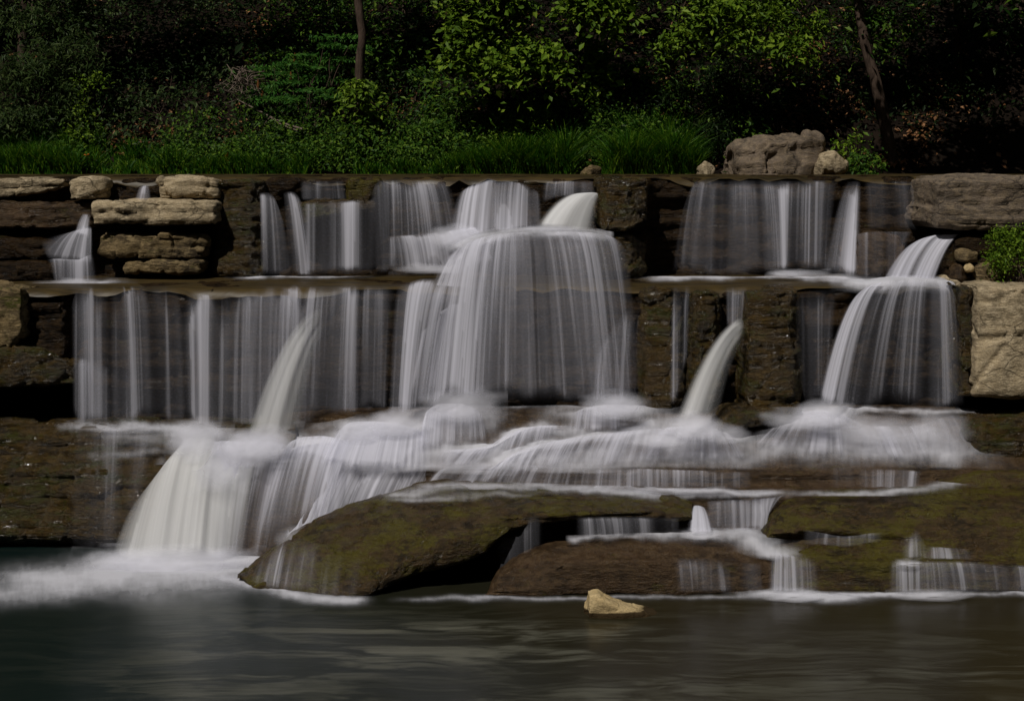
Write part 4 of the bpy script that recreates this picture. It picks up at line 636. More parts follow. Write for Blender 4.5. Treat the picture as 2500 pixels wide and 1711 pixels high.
water('stepped_cascade', 'broad frothy fan spreading from the foot of the right dome fall', [(1900, 1030, 1800, 1075, 15.516, 15.219, 0.4, 0.3), (1950, 1010, 1870, 1110, 15.665, 15.011, 0.85, 0.5), (2000, 1000, 1970, 1125, 15.767, 14.906, 0.95, 0.5), (2050, 1010, 2070, 1130, 15.665, 14.872, 0.85, 0.5), (2130, 1040, 2170, 1130, 15.442, 14.872, 0.6, 0.5), (2220, 1040, 2260, 1130, 15.442, 14.872, 0.55, 0.5), (2300, 1020, 2340, 1125, 15.591, 14.906, 0.4, 0.3), (2340, 1010, 2390, 1110, 15.665, 15.011, 0.2, 0.1)], lip=.0, k=.45, ef=.05, wob=.02, botfade=.25, group='silky flows over the lower steps')
def line_foam(label, pts, r, s, d0, d1, z=None, name='foam', grp=None, dy=40):
    """foam on a level surface of height z, strokes in the photo's coordinates"""
    xs = [p[0] for p in pts]; rx = (r[0] if isinstance(r, tuple) else r) * 1.6 + 20
    st = [(x, [(HZ + (CZ - z) * FP / d, d) for d in np.linspace(d1, d0, 6)]) for x in np.linspace(min(xs) - rx, max(xs) + rx, max(4, int((max(xs) - min(xs) + 2 * rx) / 60)))]
    return sheet(name, label, st, [(pts, r, s)], cat='foam', group='patches of foam', mod=.6, wob=.005, lift=.006, rag=.7)
line_foam('bright foam line along the back of the middle ledge under the left upper curtains', [(640, 674), (800, 671), (960, 664), (1100, 660)], (50, 5), .95, 16.7, 17.6, z=Z2 + .015)
line_foam('foam at the foot of the small far left cascade', [(150, 692), (250, 690)], (45, 7), .8, 16.5, 17.4, z=Z2 + .015)
line_foam('long foam line under the broad right upper curtain', [(1640, 678), (1800, 675), (1900, 672), (2060, 678)], (50, 6), .97, 16.5, 17.6, z=Z2 + .015)
line_foam('foam line along the crest behind the big mossy slab', [(1080, 1182), (1400, 1188), (1700, 1198), (1860, 1205)], (60, 6), .6, 14.2, 14.95, z=.74)
line_foam('foam line winding above the wide right mossy slab', [(2000, 1205), (2150, 1206), (2260, 1192), (2330, 1175)], (40, 6), .6, 14.2, 15.1, z=.78)
FZ = .012
sheet('foam', 'big bright apron of foam in the pool under the widest cascade', [(x, [(HZ + (CZ - FZ) * FP / d, d) for d in np.linspace(15.2, 11.9, 9)]) for x in np.linspace(-260, 760, 18)],
   [([(330, 1374), (480, 1370), (600, 1368)], (110, 28), .995), ([(120, 1412), (300, 1398), (520, 1392)], (120, 26), .93), ([(-40, 1458), (120, 1440), (300, 1415)], (150, 20), .6), ([(380, 1440), (520, 1420)], (110, 30), .35)], cat='foam', group='patches of foam', mod=.12, wob=.004, lift=.004, rag=.6)
line_foam('foam along the waterline at the left toe of the big mossy slab', [(560, 1410), (660, 1435), (760, 1460), (860, 1466)], (30, 9), .85, 12.9, 14.4, z=FZ)
line_foam('faint foam along the waterline under the hollow of the mossy slab', [(1040, 1462), (1180, 1458)], (50, 5), .4, 13.0, 14.0, z=FZ)
line_foam('foam line where the brown boulder meets the pool', [(1200, 1458), (1400, 1458), (1700, 1455), (1800, 1456)], (40, 4), .5, 13.0, 13.8, z=FZ)
line_foam('bright foam under the chute right of the brown boulder', [(1870, 1450), (1960, 1452), (2040, 1458)], (60, 9), .9, 12.9, 13.9, z=FZ)
line_foam('long foam line along the foot of the wide right mossy slab', [(2030, 1451), (2250, 1450), (2560, 1447)], (60, 5), .75, 13.0, 13.8, z=FZ)
sheet('film_of_water', 'thin grey film of water sliding along the crest of the big mossy slab', [(x, [(a - 1, 15.0), (a + 3, 14.72), (a + 16, 14.5), (a + 36, 14.3), (a + 52, 14.12)]) for x, a in ((900, 1213), (960, 1199), (1020, 1180), (1100, 1174), (1240, 1176), (1400, 1184), (1560, 1196), (1660, 1210))], [([(980, 1205), (1100, 1188), (1300, 1186), (1500, 1196), (1640, 1212)], (60, 8), .55), ([(1000, 1220), (1250, 1205)], (60, 5), .35)], off=.05, lift=.0, wob=.004, rag=1.3, mod=.7)
water('film_of_water', 'pale film of water over the left toe of the big mossy slab', [(640, 1340, 600, 1420, 14.15, 13.75, .3, .4), (680, 1322, 650, 1436, 14.15, 13.68, .6, .6), (720, 1314, 690, 1445, 14.1, 13.58, .5, .45), (755, 1316, 730, 1450, 14.0, 13.52, .6, .5), (790, 1335, 770, 1456, 13.8, 13.45, .38, .3), (830, 1355, 812, 1460, 13.65, 13.4, .5, .4), (870, 1362, 850, 1462, 13.6, 13.38, .5, .3), (905, 1370, 890, 1460, 13.55, 13.38, .15, .1)], lip=.3, k=.5, ragged=.9)
water('drip_curtain', 'faint threads dripping from the underside of the mossy slab into the hollow', [(1210, 1300, 1210, 1410, 14.0, 13.98, .25, .2), (1240, 1295, 1240, 1400, 13.98, 13.95, .45, .25), (1262, 1290, 1262, 1390, 13.95, 13.95, .3, .2), (1306, 1255, 1306, 1340, 13.85, 13.85, .45, .3), (1330, 1265, 1330, 1330, 13.9, 13.9, .12, .1)], lip=.1)
water('drip_curtain', 'row of glassy falls dropping from the mossy slab lip onto the brown boulder', [(1400, 1262, 1400, 1318, 13.86, 13.84, .25, .2), (1420, 1262, 1422, 1316, 13.85, 13.82, .55, .4), (1470, 1260, 1480, 1314, 13.84, 13.82, .7, .6), (1540, 1260, 1545, 1313, 13.84, 13.82, .62, .5), (1600, 1262, 1604, 1313, 13.86, 13.84, .38, .3), (1660, 1262, 1660, 1312, 13.95, 13.92, .4, .25)], lip=.05, ef=.04)
water('small_cascade', 'bell-shaped white cascade at the right end of the mossy slab', [(1690, 1235, 1675, 1300, 14.35, 14.0, .6, .8), (1700, 1232, 1700, 1306, 14.3, 13.95, .95, .9), (1712, 1234, 1728, 1306, 14.3, 13.95, .9, .9), (1722, 1240, 1748, 1300, 14.35, 14.0, .6, .6)], lip=.05, ef=.2, spray=[(1712, 1300, 60, 12, 13.9, .7)])
water('step_fall', 'comb-like fall in the notch between the two big mossy slabs', [(1720, 1222, 1722, 1296, 14.55, 14.3, .4, .4), (1760, 1220, 1762, 1298, 14.55, 14.3, .65, .5), (1830, 1216, 1830, 1298, 14.55, 14.3, .6, .5), (1890, 1212, 1870, 1298, 14.55, 14.25, .65, .45), (1935, 1200, 1850, 1310, 14.6, 14.15, .7, .6)], lip=.05, ef=.06)
sheet('foam_shelf', 'white water collecting behind the brown boulder below the notch', [(x, [(1286, 14.5), (1300, 14.2), (1310, 14.0), (1335, 13.9), (1360, 13.85)]) for x in (1380, 1500, 1620, 1740, 1830)] + [(1900, [(1290, 14.5), (1305, 14.2), (1330, 14.0), (1350, 13.9), (1368, 13.82)]), (1990, [(1300, 14.5), (1315, 14.2), (1335, 14.0), (1358, 13.86), (1376, 13.74)])], [([(1400, 1316), (1560, 1312)], (60, 7), .6), ([(1640, 1304), (1760, 1298), (1830, 1304), (1870, 1335), (1895, 1355)], (45, 12), .92)], off=.05, cat='foam', lift=.004, rag=1.4)
sheet('water_shelf', 'shallow water over the step between rapids and notch', [(x, [(1190, 14.9), (1198, 14.72), (1212, 14.62), (1222, 14.58)]) for x in (1640, 1760, 1860, 1960)], [([(1640, 1205), (1740, 1210), (1860, 1205)], (50, 8), .5)], off=.02, cat='foam', lift=.004, rag=1.4)
water('white_cascade', 'pale chute running down the right side of the brown boulder into the pool', [(1875, 1340, 1868, 1448, 13.85, 13.55, .4, .5), (1895, 1345, 1890, 1450, 13.8, 13.5, .75, .85), (1930, 1352, 1935, 1450, 13.78, 13.48, .7, .7), (1970, 1360, 1975, 1450, 13.7, 13.48, .6, .6), (2000, 1366, 2010, 1448, 13.66, 13.5, .25, .2)], lip=.12, ef=.15, dmul=.85, spray=[(1930, 1446, 90, 16, 13.4, .8)])
water('film_of_water', 'pale film over the middle of the brown boulder face', [(1640, 1362, 1645, 1448, 13.6, 13.46, .35, .2), (1670, 1362, 1680, 1448, 13.58, 13.45, .6, .3), (1705, 1362, 1710, 1448, 13.58, 13.45, .55, .25), (1728, 1362, 1728, 1446, 13.6, 13.46, .45, .35), (1760, 1366, 1775, 1446, 13.62, 13.47, .2, .4), (1800, 1370, 1800, 1446, 13.64, 13.5, .1, .1), (1840, 1372, 1850, 1446, 13.66, 13.52, .5, .4), (1868, 1375, 1872, 1446, 13.68, 13.54, .5, .4)], lip=.16, dmul=.9)
water('step_fall', 'white fall over the lowest step of the wide right mossy slab', [(2170, 1370, 2165, 1448, 13.66, 13.5, .1, .1), (2205, 1368, 2208, 1448, 13.62, 13.48, .7, .6), (2240, 1367, 2242, 1448, 13.6, 13.48, .62, .5), (2285, 1367, 2295, 1448, 13.6, 13.48, .68, .55), (2330, 1368, 2345, 1448, 13.6, 13.48, .6, .45), (2380, 1370, 2395, 1448, 13.6, 13.5, .5, .3), (2430, 1376, 2440, 1446, 13.6, 13.5, .3, .3), (2500, 1378, 2510, 1446, 13.6, 13.5, .35, .35), (2560, 1378, 2570, 1446, 13.6, 13.5, .35, .3)], lip=.08, ef=.03, spray=[(2270, 1446, 110, 14, 13.42, .7), (2210, 1368, 40, 8, 13.6, .6)])
water('film_of_water', 'small stepped trickles above the white fall on the wide right slab', [(2190, 1305, 2195, 1366, 13.85, 13.66, .3, .5), (2215, 1308, 2215, 1366, 13.84, 13.64, .85, .7), (2240, 1292, 2245, 1366, 13.88, 13.64, .5, .5), (2262, 1330, 2265, 1366, 13.8, 13.62, .3, .4), (2300, 1335, 2305, 1366, 13.8, 13.62, .6, .6), (2350, 1338, 2360, 1366, 13.8, 13.62, .4, .4), (2380, 1345, 2390, 1366, 13.78, 13.62, .1, .1)], lip=.3, ef=.15)
water('film_of_water', 'short threads under the mossy brow of the wide right slab', [(1960, 1290, 1955, 1330, 13.95, 13.85, .4, .3), (2000, 1298, 1995, 1330, 13.92, 13.82, .5, .4), (2060, 1308, 2060, 1335, 13.9, 13.82, .5, .3), (2130, 1300, 2130, 1325, 13.9, 13.82, .45, .3), (2165, 1298, 2165, 1318, 13.9, 13.84, .2, .1)], lip=.1)
water('film_of_water', 'thin watery film running down the mossy wall left of the widest cascade', [(180, 1045, 165, 1340, 15.35, 14.98, .35, .15), (220, 1042, 215, 1345, 15.34, 14.96, .3, .2), (270, 1045, 260, 1345, 15.33, 14.95, .35, .2), (330, 1050, 310, 1345, 15.32, 14.94, .32, .15), (400, 1060, 340, 1340, 15.3, 14.94, .4, .15)], lip=.0, k=.2)
sheet('foam_shelf', 'thin white froth on the brow of the left mossy wall', [(x, [(1020, 16.1), (1034, 15.65), (1046, 15.42), (1075, 15.3), (1130, 15.22)]) for x in (130, 220, 320, 420, 520, 600)], [([(190, 1038), (400, 1040)], (50, 8), .6), ([(300, 1060), (400, 1080)], (50, 14), .35), ([(270, 1112), (360, 1105)], (30, 8), .35), ([(430, 1050), (520, 1060)], (50, 16), .85)], off=.04, cat='foam', lift=.004, rag=1.4)

# ============================================================ VEGETATION
def leaves(C, size, seed, up=0.9, droop=0.4, asp=0.45, sv=0.4, heading=None):
    r = np.random.default_rng(seed); n = len(C)
    nr = r.normal(size=(n, 3)); nr[:, 2] = np.abs(nr[:, 2]) * .6 + up; nr[:, 1] -= 0.5; nr /= np.linalg.norm(nr, axis=1, keepdims=True)
    h = r.normal(size=(n, 3)) if heading is None else heading + r.normal(size=(n, 3)) * .25
    h[:, 2] -= droop; h -= nr * (h * nr).sum(1, keepdims=True); h /= np.linalg.norm(h, axis=1, keepdims=True) + 1e-9
    s = np.cross(nr, h); L = size * (1 + sv * r.normal(size=(n, 1))).clip(.4, 1.8)
    a = C; b = C + h * L * .5 + s * L * asp * .5 + nr * L * .05; c = C + h * L - nr * L * .12; d = C + h * L * .5 - s * L * asp * .5 + nr * L * .05
    V = np.stack([a, b, c, d], 1).reshape(-1, 3); i = np.arange(n)[:, None] * 4
    F = np.concatenate([i + [0, 1, 2], i + [0, 2, 3]], 0)
    return V, F, np.repeat(r.random(n), 4)
def clumps(ells, seed, clus_r, per, flat=0.45, dth=0.5):
    """ells: (px, py, rx, ry, d, nclusters): clump centres in an ellipsoid at distance d, leaves gathered round each"""
    r = np.random.default_rng(seed); CC = []; LL = []
    for (px, py, rx, ry, d, nc) in ells:
        c = P(px, py, d); R = np.array([rx / FP * d, max(rx, ry) / FP * d * dth, ry / FP * d])
        q = r.normal(size=(nc, 3)); q /= np.linalg.norm(q, axis=1, keepdims=True); q *= r.random((nc, 1)) ** 0.5 * (1 + .5 * fbm(q[:, 0] * 2.2 + px, q[:, 1] * 2.2, q[:, 2] * 2.2 + py, 3, 3))[:, None]
        cc = c + q * R; kp = fbm(cc[:, 0] * 1.5, cc[:, 1] * 1.5, cc[:, 2] * 1.9, 3, 77) > -.13
        if kp.sum() > 3: cc = cc[kp]; nc = len(cc)
        CC.append(cc)
        k = r.poisson(per, nc).clip(3)
        rr = clus_r * (0.5 + r.random(nc))
        idx = np.repeat(np.arange(nc), k)
        o = r.normal(size=(len(idx), 3)) * rr[idx][:, None] * np.array([.8, .8, flat])
        o[:, 2] -= 0.5 * (o[:, 0] ** 2 + o[:, 1] ** 2) / (clus_r + 1e-6)
        LL.append(cc[idx] + o)
    return np.concatenate(CC), np.concatenate(LL)
def tube(name, chains, mat, parent=None, sides=7):
    """chains: list of lists of (point, radius)"""
    V = []; F = []
    for ch in chains:
        p = np.array([c[0] for c in ch], float); rad = np.array([c[1] for c in ch], float)
        n = max(4, len(p) * 5); p = resample(p, n, True); rad = resample(rad, n, False)
        t = np.gradient(p, axis=0); t /= np.linalg.norm(t, axis=1, keepdims=True) + 1e-9
        a = np.cross(t, [0.3, 1, .1]); a /= np.linalg.norm(a, axis=1, keepdims=True) + 1e-9; b = np.cross(t, a)
        th = np.linspace(0, 2 * np.pi, sides, endpoint=False)
        ring = p[:, None] + (a[:, None] * np.cos(th)[None, :, None] + b[:, None] * np.sin(th)[None, :, None]) * rad[:, None, None] * (1 + .12 * vn(th[None, :] * 2 + p[:, :1] * 3, p[:, 2:3] * 6, 0, 4))[..., None]
        base = sum(len(v) for v in V); f = grid_faces(n, sides, True) + base
        V.append(ring.reshape(-1, 3)); F.append(f)
    return mesh(name, np.concatenate(V), np.concatenate(F), mat, parent)
def rw(a, b, r0, r1, seed, wob=0.08, n=5):
    r = np.random.default_rng(seed); a = np.array(a, float); b = np.array(b, float); L = np.linalg.norm(b - a); o = []
    for i in range(n):
        t = i / (n - 1); q = a * (1 - t) + b * t + r.normal(size=3) * wob * L * math.sin(math.pi * t); o.append((q, r0 + (r1 - r0) * t))
    return o
def plant(kind, label, cat, base, ells, mat, leaf, seed, clus=.13, per=26, trunk=None, group=None, asp=.45, droop=.4, stems=10, tr=.02, flat=.45, extra=None, tname='trunk', fname='crown'):
    base = np.array(base, float); e = empty(kind, tuple(base)); tag(e, label, cat, group)
    ells = [e_[:5] + (int(e_[5] * 1.35),) for e_ in ells]; leaf = leaf * (1.25 if e.name.startswith('shrub') else 1.15); CC, LL = clumps(ells, seed, clus * .95, per, flat)
    V, F, R_ = leaves(LL - base, leaf, seed + 1, asp=asp, droop=droop)
    mesh(fname, V, F, M[mat], e, False, {'rnd': R_})
    if extra:
        for nm, el2, m2, lf2, cl2, per2 in extra:
            c2, l2 = clumps(el2, seed + 5, cl2, per2, flat); V, F, R2 = leaves(l2 - base, lf2, seed + 6, asp=asp, droop=droop); mesh(nm, V, F, M[m2], e, False, {'rnd': R2}); CC = np.concatenate([CC, c2[:12]])
    ch = []
    if trunk is not None:
        pts = [np.array(t[0], float) - base for t in trunk]; ch.append([(p, t[1]) for p, t in zip(pts, trunk)])
    r = np.random.default_rng(seed + 2); pick = r.permutation(len(CC))[:stems]
    for q, i in enumerate(pick):
        tgt = CC[i] - base
        if trunk is not None:
            tt = [p for p in pts]; k = min(range(len(tt)), key=lambda j: np.linalg.norm(tt[j] - tgt)); src = tt[k]
        else: src = np.array([r.normal() * .05, r.normal() * .05, -.05])
        ch.append(rw(src, tgt, tr * .5 if trunk is not None else tr * .5, tr * .15, seed + q, .07))
    tube(tname, ch, M['bark'], e)
    return e
def hp(px, py, fwd=0.0):
    v = hillpt(px, py); return np.array([v.x, v.y - fwd, hz(np.array(v.x), np.array(v.y - fwd)) - .05])

# forest floor: dead leaves and undergrowth
r = np.random.default_rng(5)
n = 60000; x = r.uniform(-10, 10, n); y = 23.3 + r.random(n) ** 1.2 * 9; kp = fbm(x * .7, y * .7, 0, 3, 91) > -9; z = hz(x, y) + .06; px_ = x / y * FP + 1250; py_ = HZ + (CZ - z) / y * FP
wt = np.full(n, .035)
for a_, b_, c_, d_ in ((1380, 195, 70, 40), (1620, 220, 50, 50), (1990, 270, 70, 40), (1960, 130, 70, 70), (2080, 250, 60, 25), (2250, 320, 40, 30), (2290, 220, 60, 40), (2150, 400, 80, 20), (580, 330, 60, 30), (640, 90, 40, 50), (60, 350, 80, 30), (1000, 250, 60, 30), (330, 340, 80, 30)): wt += np.exp(-((px_ - a_) / c_) ** 2 - ((py_ - b_) / d_) ** 2)  # leaves gathered in patches, several standing for pools of sunlight
kp = r.random(n) < wt * 1.6; x, y, z = x[kp], y[kp], z[kp]
V, F, Q = leaves(np.stack([x, y, z], 1), .085, 6, up=1.2, droop=.1, asp=.6)
tag(mesh('leaf_litter', V, F, M['litter'], None, False, {'rnd': Q}), kind='stuff')
def undergrowth(name, n, seed, mat, x0, x1, y0, y1, h, size, thr, per=14):
    r = np.random.default_rng(seed); cx = r.uniform(x0, x1, n); cy = y0 + r.random(n) * (y1 - y0)
    keep = fbm(cx * .55, cy * .55, 0, 3, seed) > thr; cx, cy = cx[keep], cy[keep]; m = len(cx)
    ch = h * (.3 + r.random(m)); idx = np.repeat(np.arange(m), per)
    o = r.normal(size=(len(idx), 3)) * [.14, .14, .06]
    c = np.stack([cx[idx], cy[idx], hz(cx, cy)[idx] + ch[idx]], 1) + o
    V, F, Q = leaves(c, size, seed + 1); return tag(mesh(name, V, F, M[mat], None, False, {'rnd': Q}), kind='stuff')
undergrowth('dark_undergrowth', 6000, 61, 'lf_dark', -10, 10.5, 23.6, 31, .5, .075, -.15)
undergrowth('green_undergrowth', 2300, 62, 'lf_mid', -4.6, 4.2, 23.4, 28.5, .5, .085, .02)
undergrowth('left_undergrowth', 900, 65, 'lf_dull', -9.5, -3.5, 23.4, 28.5, .5, .08, -.05)

# grass along the bank
def grass(name, label, n, seed, tops, mat, y0=22.85, y1=23.7, wdt=.010, lean=.8, kind='stuff'):
    r = np.random.default_rng(seed); px = r.uniform(tops[0][0], tops[-1][0], n); y = y0 + r.random(n) ** 1.3 * (y1 - y0); x = (px - 1250) / FP * y
    H = np.interp(px, [t[0] for t in tops], [t[1] for t in tops]) / FP * 22.8; keep = (H > .02) & (fbm(x * 2.5, y * 2, 0, 3, seed + 50) > -.32 + .25 * r.random(n))
    px, y, x, H = px[keep], y[keep], x[keep], H[keep]; n = len(x)
    H = H * (.4 + .75 * r.random(n)) * (1.1 + .9 * fbm(x * 2.2, y * 1.3, 0, 4, seed))
    z = np.maximum(hz(x, y), ZT) - .01; a = r.uniform(0, 2 * np.pi, n); ln = H * lean * r.random(n); dx = np.cos(a) * ln; dy = np.sin(a) * ln - .3 * ln
    w = wdt * (.6 + .8 * r.random(n)); b = r.uniform(-.5, .5, n); wx = np.cos(b) * w; wy = np.sin(b) * w
    L = []
    for t, k in ((0, 1), (.5, .8), (.85, .45), (1.0, .05)):
        cx, cy, cz = x + dx * t * t, y + dy * t * t, z + H * t * (1 - .25 * t * lean)
        L += [np.stack([cx - wx * k, cy - wy * k, cz], 1), np.stack([cx + wx * k, cy + wy * k, cz], 1)]
    V = np.stack(L, 1).reshape(-1, 3); i = np.arange(n)[:, None] * 8
    F = np.concatenate([i + [0, 1, 3, 2], i + [2, 3, 5, 4], i + [4, 5, 7, 6]], 0)
    o = mesh(name, V, F, M[mat], None, False, {'rnd': np.repeat(r.random(n), 8)}); return tag(o, kind=kind) if kind else o
grass('bank_grass', '', 42000, 70, [(-250, 55), (0, 62), (120, 60), (230, 62), (262, 15), (295, 15), (315, 48), (600, 55), (920, 52), (940, 20), (960, 45), (1140, 46), (1160, 80), (1250, 92), (1395, 70), (1410, 8), (1468, 8), (1480, 60), (1560, 85), (1690, 90), (1705, 10), (1712, 0)], 'grass')
grass('tall_bank_grass', '', 9000, 71, [(1150, 60), (1250, 95), (1390, 95), (1405, 0), (1475, 0), (1490, 80), (1640, 110), (1700, 60), (1710, 0)], 'grass', 22.75, 23.3, .009, .9)
undergrowth('bank_weeds', 1700, 64, 'lf_mid', -8.6, 2.8, 23.0, 23.9, .40, .06, -.3, 18)

# bank rocks
TR('boulder', 'largest pale boulder on the far bank with dappled shade', 'boulder', [(1798, 392, 446, 21.9), (1815, 358, 448, 21.6), (1870, 346, 448, 21.4), (1930, 332, 448, 21.5), (1975, 318, 448, 21.6), (2010, 330, 448, 21.7), (2032, 372, 446, 21.9)], 1.6, M['grey'], 80, r=.12, amp=.17, cell=.10, cs=2.0, ds=.026, strat=.04)
TR('boulder', 'smaller tan boulder against the right side of the largest bank boulder', 'boulder', [(1985, 400, 436, 21.5), (2010, 378, 437, 21.3), (2045, 368, 437, 21.35), (2075, 392, 436, 21.5)], .8, M['pale'], 81, r=.12, amp=.06, cell=.06, ds=.03)
TR('bank_rock', 'small tan rock at the right end of the bank grass', 'rock', [(1708, 405, 436, 22.3), (1725, 394, 436, 22.2), (1745, 404, 436, 22.3)], .3, M['pale'], 82, r=.06, ds=.02)
TR('bank_rock', 'low brown rock in the gap between the two tall grass clumps', 'rock', [(1420, 418, 433, 22.4), (1445, 404, 433, 22.3), (1470, 408, 433, 22.4)], .35, M['rugged'], 83, r=.05, ds=.02)
TR('bank_rock', 'grey ledge rock half hidden by leaves above the tall grass', 'rock', [(1330, 336, 372, 23.6), (1360, 330, 374, 23.5), (1410, 338, 372, 23.6)], .6, M['grey'], 84, ds=.03)
TR('bank_rock', 'long low shaded rock behind the middle bank grass', 'rock', [(990, 362, 400, 23.9), (1050, 350, 402, 23.8), (1130, 346, 402, 23.8), (1180, 360, 400, 23.9)], .6, M['grey'], 85, ds=.03)
TR('bank_rock', 'tilted sunlit tan rock on the litter slope above the largest boulder', 'rock', [(2045, 268, 292, 24.7), (2058, 272, 300, 24.6), (2075, 285, 304, 24.7)], .2, M['pale'], 86, ds=.02)

# shrubs
SG = 'shrubs on the far bank'
def shrub(label, bx, by, ells, mat, leaf, seed, **k):
    return plant('shrub', label, 'shrub', hp(bx, by), ells, mat, leaf, seed, group=SG, tname='stem', fname='foliage', **k)
shrub('yellow-green shrub just below the tallest straight trunk', 900, 300, [(900, 235, 75, 60, 23.5, 46), (870, 215, 45, 36, 23.2, 22)], 'lf_bright', .075, 100, per=18)
shrub('broad leafy shrub left of the middle, low over the bank grass', 880, 370, [(890, 330, 85, 45, 23.4, 60), (800, 355, 60, 28, 23.4, 24)], 'lf_mid', .075, 103, per=24)
shrub('layered shrub with flat leafy sprays right of the straight trunk', 970, 330, [(960, 225, 80, 45, 24.2, 46), (1010, 275, 70, 40, 23.9, 34), (1040, 180, 50, 30, 24.4, 16)], 'lf_mid', .07, 106, per=22, flat=.25)
shrub('large green shrub under the hanging bright maple-like crown', 1110, 370, [(1110, 260, 85, 60, 23.9, 60), (1080, 330, 90, 42, 23.4, 50)], 'lf_mid', .06, 109, per=24)
shrub('bright green shrub behind the left clump of tall grass', 1270, 370, [(1290, 290, 85, 50, 23.7, 54), (1220, 340, 60, 32, 23.3, 30), (1340, 250, 45, 25, 24, 14)], 'lf_bright', .05, 112, per=24)
shrub('small weedy shrub between the two tall grass clumps', 1450, 380, [(1450, 345, 55, 48, 23.6, 30), (1420, 300, 40, 30, 23.9, 12)], 'lf_mid', .05, 115, per=20)
shrub('dense green shrub above the right clump of tall grass', 1590, 380, [(1590, 330, 75, 45, 23.3, 56), (1545, 290, 40, 30, 23.6, 14)], 'lf_mid', .05, 118, per=24)
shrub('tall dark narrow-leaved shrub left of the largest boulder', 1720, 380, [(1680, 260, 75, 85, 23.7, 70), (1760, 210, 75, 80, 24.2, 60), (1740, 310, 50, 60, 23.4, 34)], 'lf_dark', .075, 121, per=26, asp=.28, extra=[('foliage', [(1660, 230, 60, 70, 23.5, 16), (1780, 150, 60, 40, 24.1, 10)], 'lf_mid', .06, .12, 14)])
shrub('bright small bush growing on top right of the largest boulder', 2075, 372, [(2078, 338, 32, 18, 22.4, 14), (2050, 345, 20, 14, 22.4, 5)], 'lf_bright', .06, 124, per=18)
shrub('dark bush hanging right of the smaller tan boulder', 2110, 420, [(2105, 395, 50, 34, 21.9, 34)], 'lf_mid', .05, 127, per=22)
shrub('low green bush at the far left of the bank', 150, 400, [(160, 372, 60, 40, 23.2, 40), (60, 392, 80, 25, 23.1, 30)], 'lf_mid', .05, 130, per=22)
shrub('thin bright climbing shrub rising beside the dull left trees', 200, 360, [(195, 270, 26, 60, 23.6, 26), (215, 190, 45, 16, 23.7, 10), (190, 330, 30, 30, 23.4, 12)], 'lf_bright', .055, 133, per=16)
shrub('small weedy bush by the dead branches', 640, 385, [(640, 350, 60, 30, 23.4, 20), (560, 372, 60, 22, 23.3, 18)], 'lf_mid', .05, 136, per=16)
shrub('faint dark shrub in the shade of the left woods', 380, 330, [(400, 200, 120, 120, 25, 50), (520, 300, 60, 60, 24.2, 18)], 'lf_dark', .07, 139, per=16)
shrub('sunny spray of leaves beside the fallen leaves, right of centre', 1560, 270, [(1600, 235, 40, 30, 24.2, 10), (1560, 150, 45, 22, 24.6, 10), (1590, 190, 30, 20, 24.4, 6)], 'lf_mid', .07, 142, per=12)
shrub('grassy brown-green shrub on the litter slope above the boulder', 1900, 330, [(1880, 250, 50, 45, 24.2, 18), (1850, 300, 40, 25, 23.8, 10)], 'lf_dull', .055, 145, per=14)
# trees
TG = 'trees on the far slope'
def tree(label, trunk, ells, mat, leaf, seed, **k):
    t = [(P(px, py, d), rr) for px, py, d, rr in trunk]; b = t[0][0]
    return plant('tree', label, 'tree', b, ells, mat, leaf, seed, trunk=t, group=TG, **k)
tree('tree with the tallest straight sunlit trunk left of centre', [(872, 372, 23.7, .085), (876, 230, 23.6, .078), (878, 150, 23.55, .074), (884, 90, 23.5, .072), (878, 40, 23.5, .07), (872, -60, 23.5, .065), (875, -260, 23.6, .05)], [(800, -160, 260, 110, 24.4, 90), (940, -260, 220, 80, 24, 70), (945, 88, 45, 18, 24.6, 7), (800, 12, 20, 12, 24.6, 5)], 'lf_mid', .10, 200, clus=.28, per=26, tr=.04)
tree('tree with hanging bright yellow-green crown at top centre', [(1290, 260, 25.6, .05), (1280, 120, 25.2, .045), (1240, 0, 24.4, .04), (1220, -150, 24, .03)], [(1150, 60, 60, 75, 23.0, 60), (1230, 40, 70, 70, 23.2, 50), (1290, 130, 80, 34, 23.1, 38), (1210, 150, 60, 34, 22.9, 30), (1115, 135, 34, 45, 23.0, 18), (1330, 165, 30, 20, 23.1, 9), (1180, -60, 140, 60, 23, 60), (1340, 130, 40, 25, 23.2, 10), (1250, -250, 200, 90, 23, 60)], 'lf_bright', .10, 204, clus=.16, per=22, tr=.03, asp=.6, droop=.7)
tree('slender leaning tree with leaves clinging down its trunk, right of centre', [(1440, 300, 24.4, .045), (1436, 230, 24.5, .045), (1428, 120, 24.7, .042), (1414, 0, 24.8, .04), (1405, -200, 24.5, .03)], [(1440, 10, 120, 42, 23.2, 74), (1480, 60, 60, 28, 23.4, 18), (1455, 110, 32, 25, 23.8, 9), (1470, 150, 36, 30, 23.9, 13), (1440, 210, 28, 30, 23.9, 12), (1430, -120, 160, 80, 23.2, 60)], 'lf_bright', .095, 208, clus=.15, per=20, tr=.03, asp=.6, droop=.7)
tree('tree with wide drooping leafy branches over the boulder, top right', [(1905, 330, 26.5, .06), (1900, 100, 26.8, .06), (1880, -150, 26, .05)], [(1720, 10, 110, 38, 22.8, 50), (1860, 15, 110, 45, 22.9, 60), (1690, 65, 50, 18, 22.9, 14), (1800, 85, 45, 16, 22.8, 14), (1920, 95, 80, 24, 22.9, 32), (1960, 130, 30, 12, 23, 6), (1640, 95, 34, 12, 23, 6), (1980, 50, 50, 26, 23, 14), (1850, -110, 240, 80, 23, 90), (1900, -300, 260, 90, 22.5, 90)], 'lf_bright', .085, 212, clus=.16, per=22, tr=.03, droop=.8)
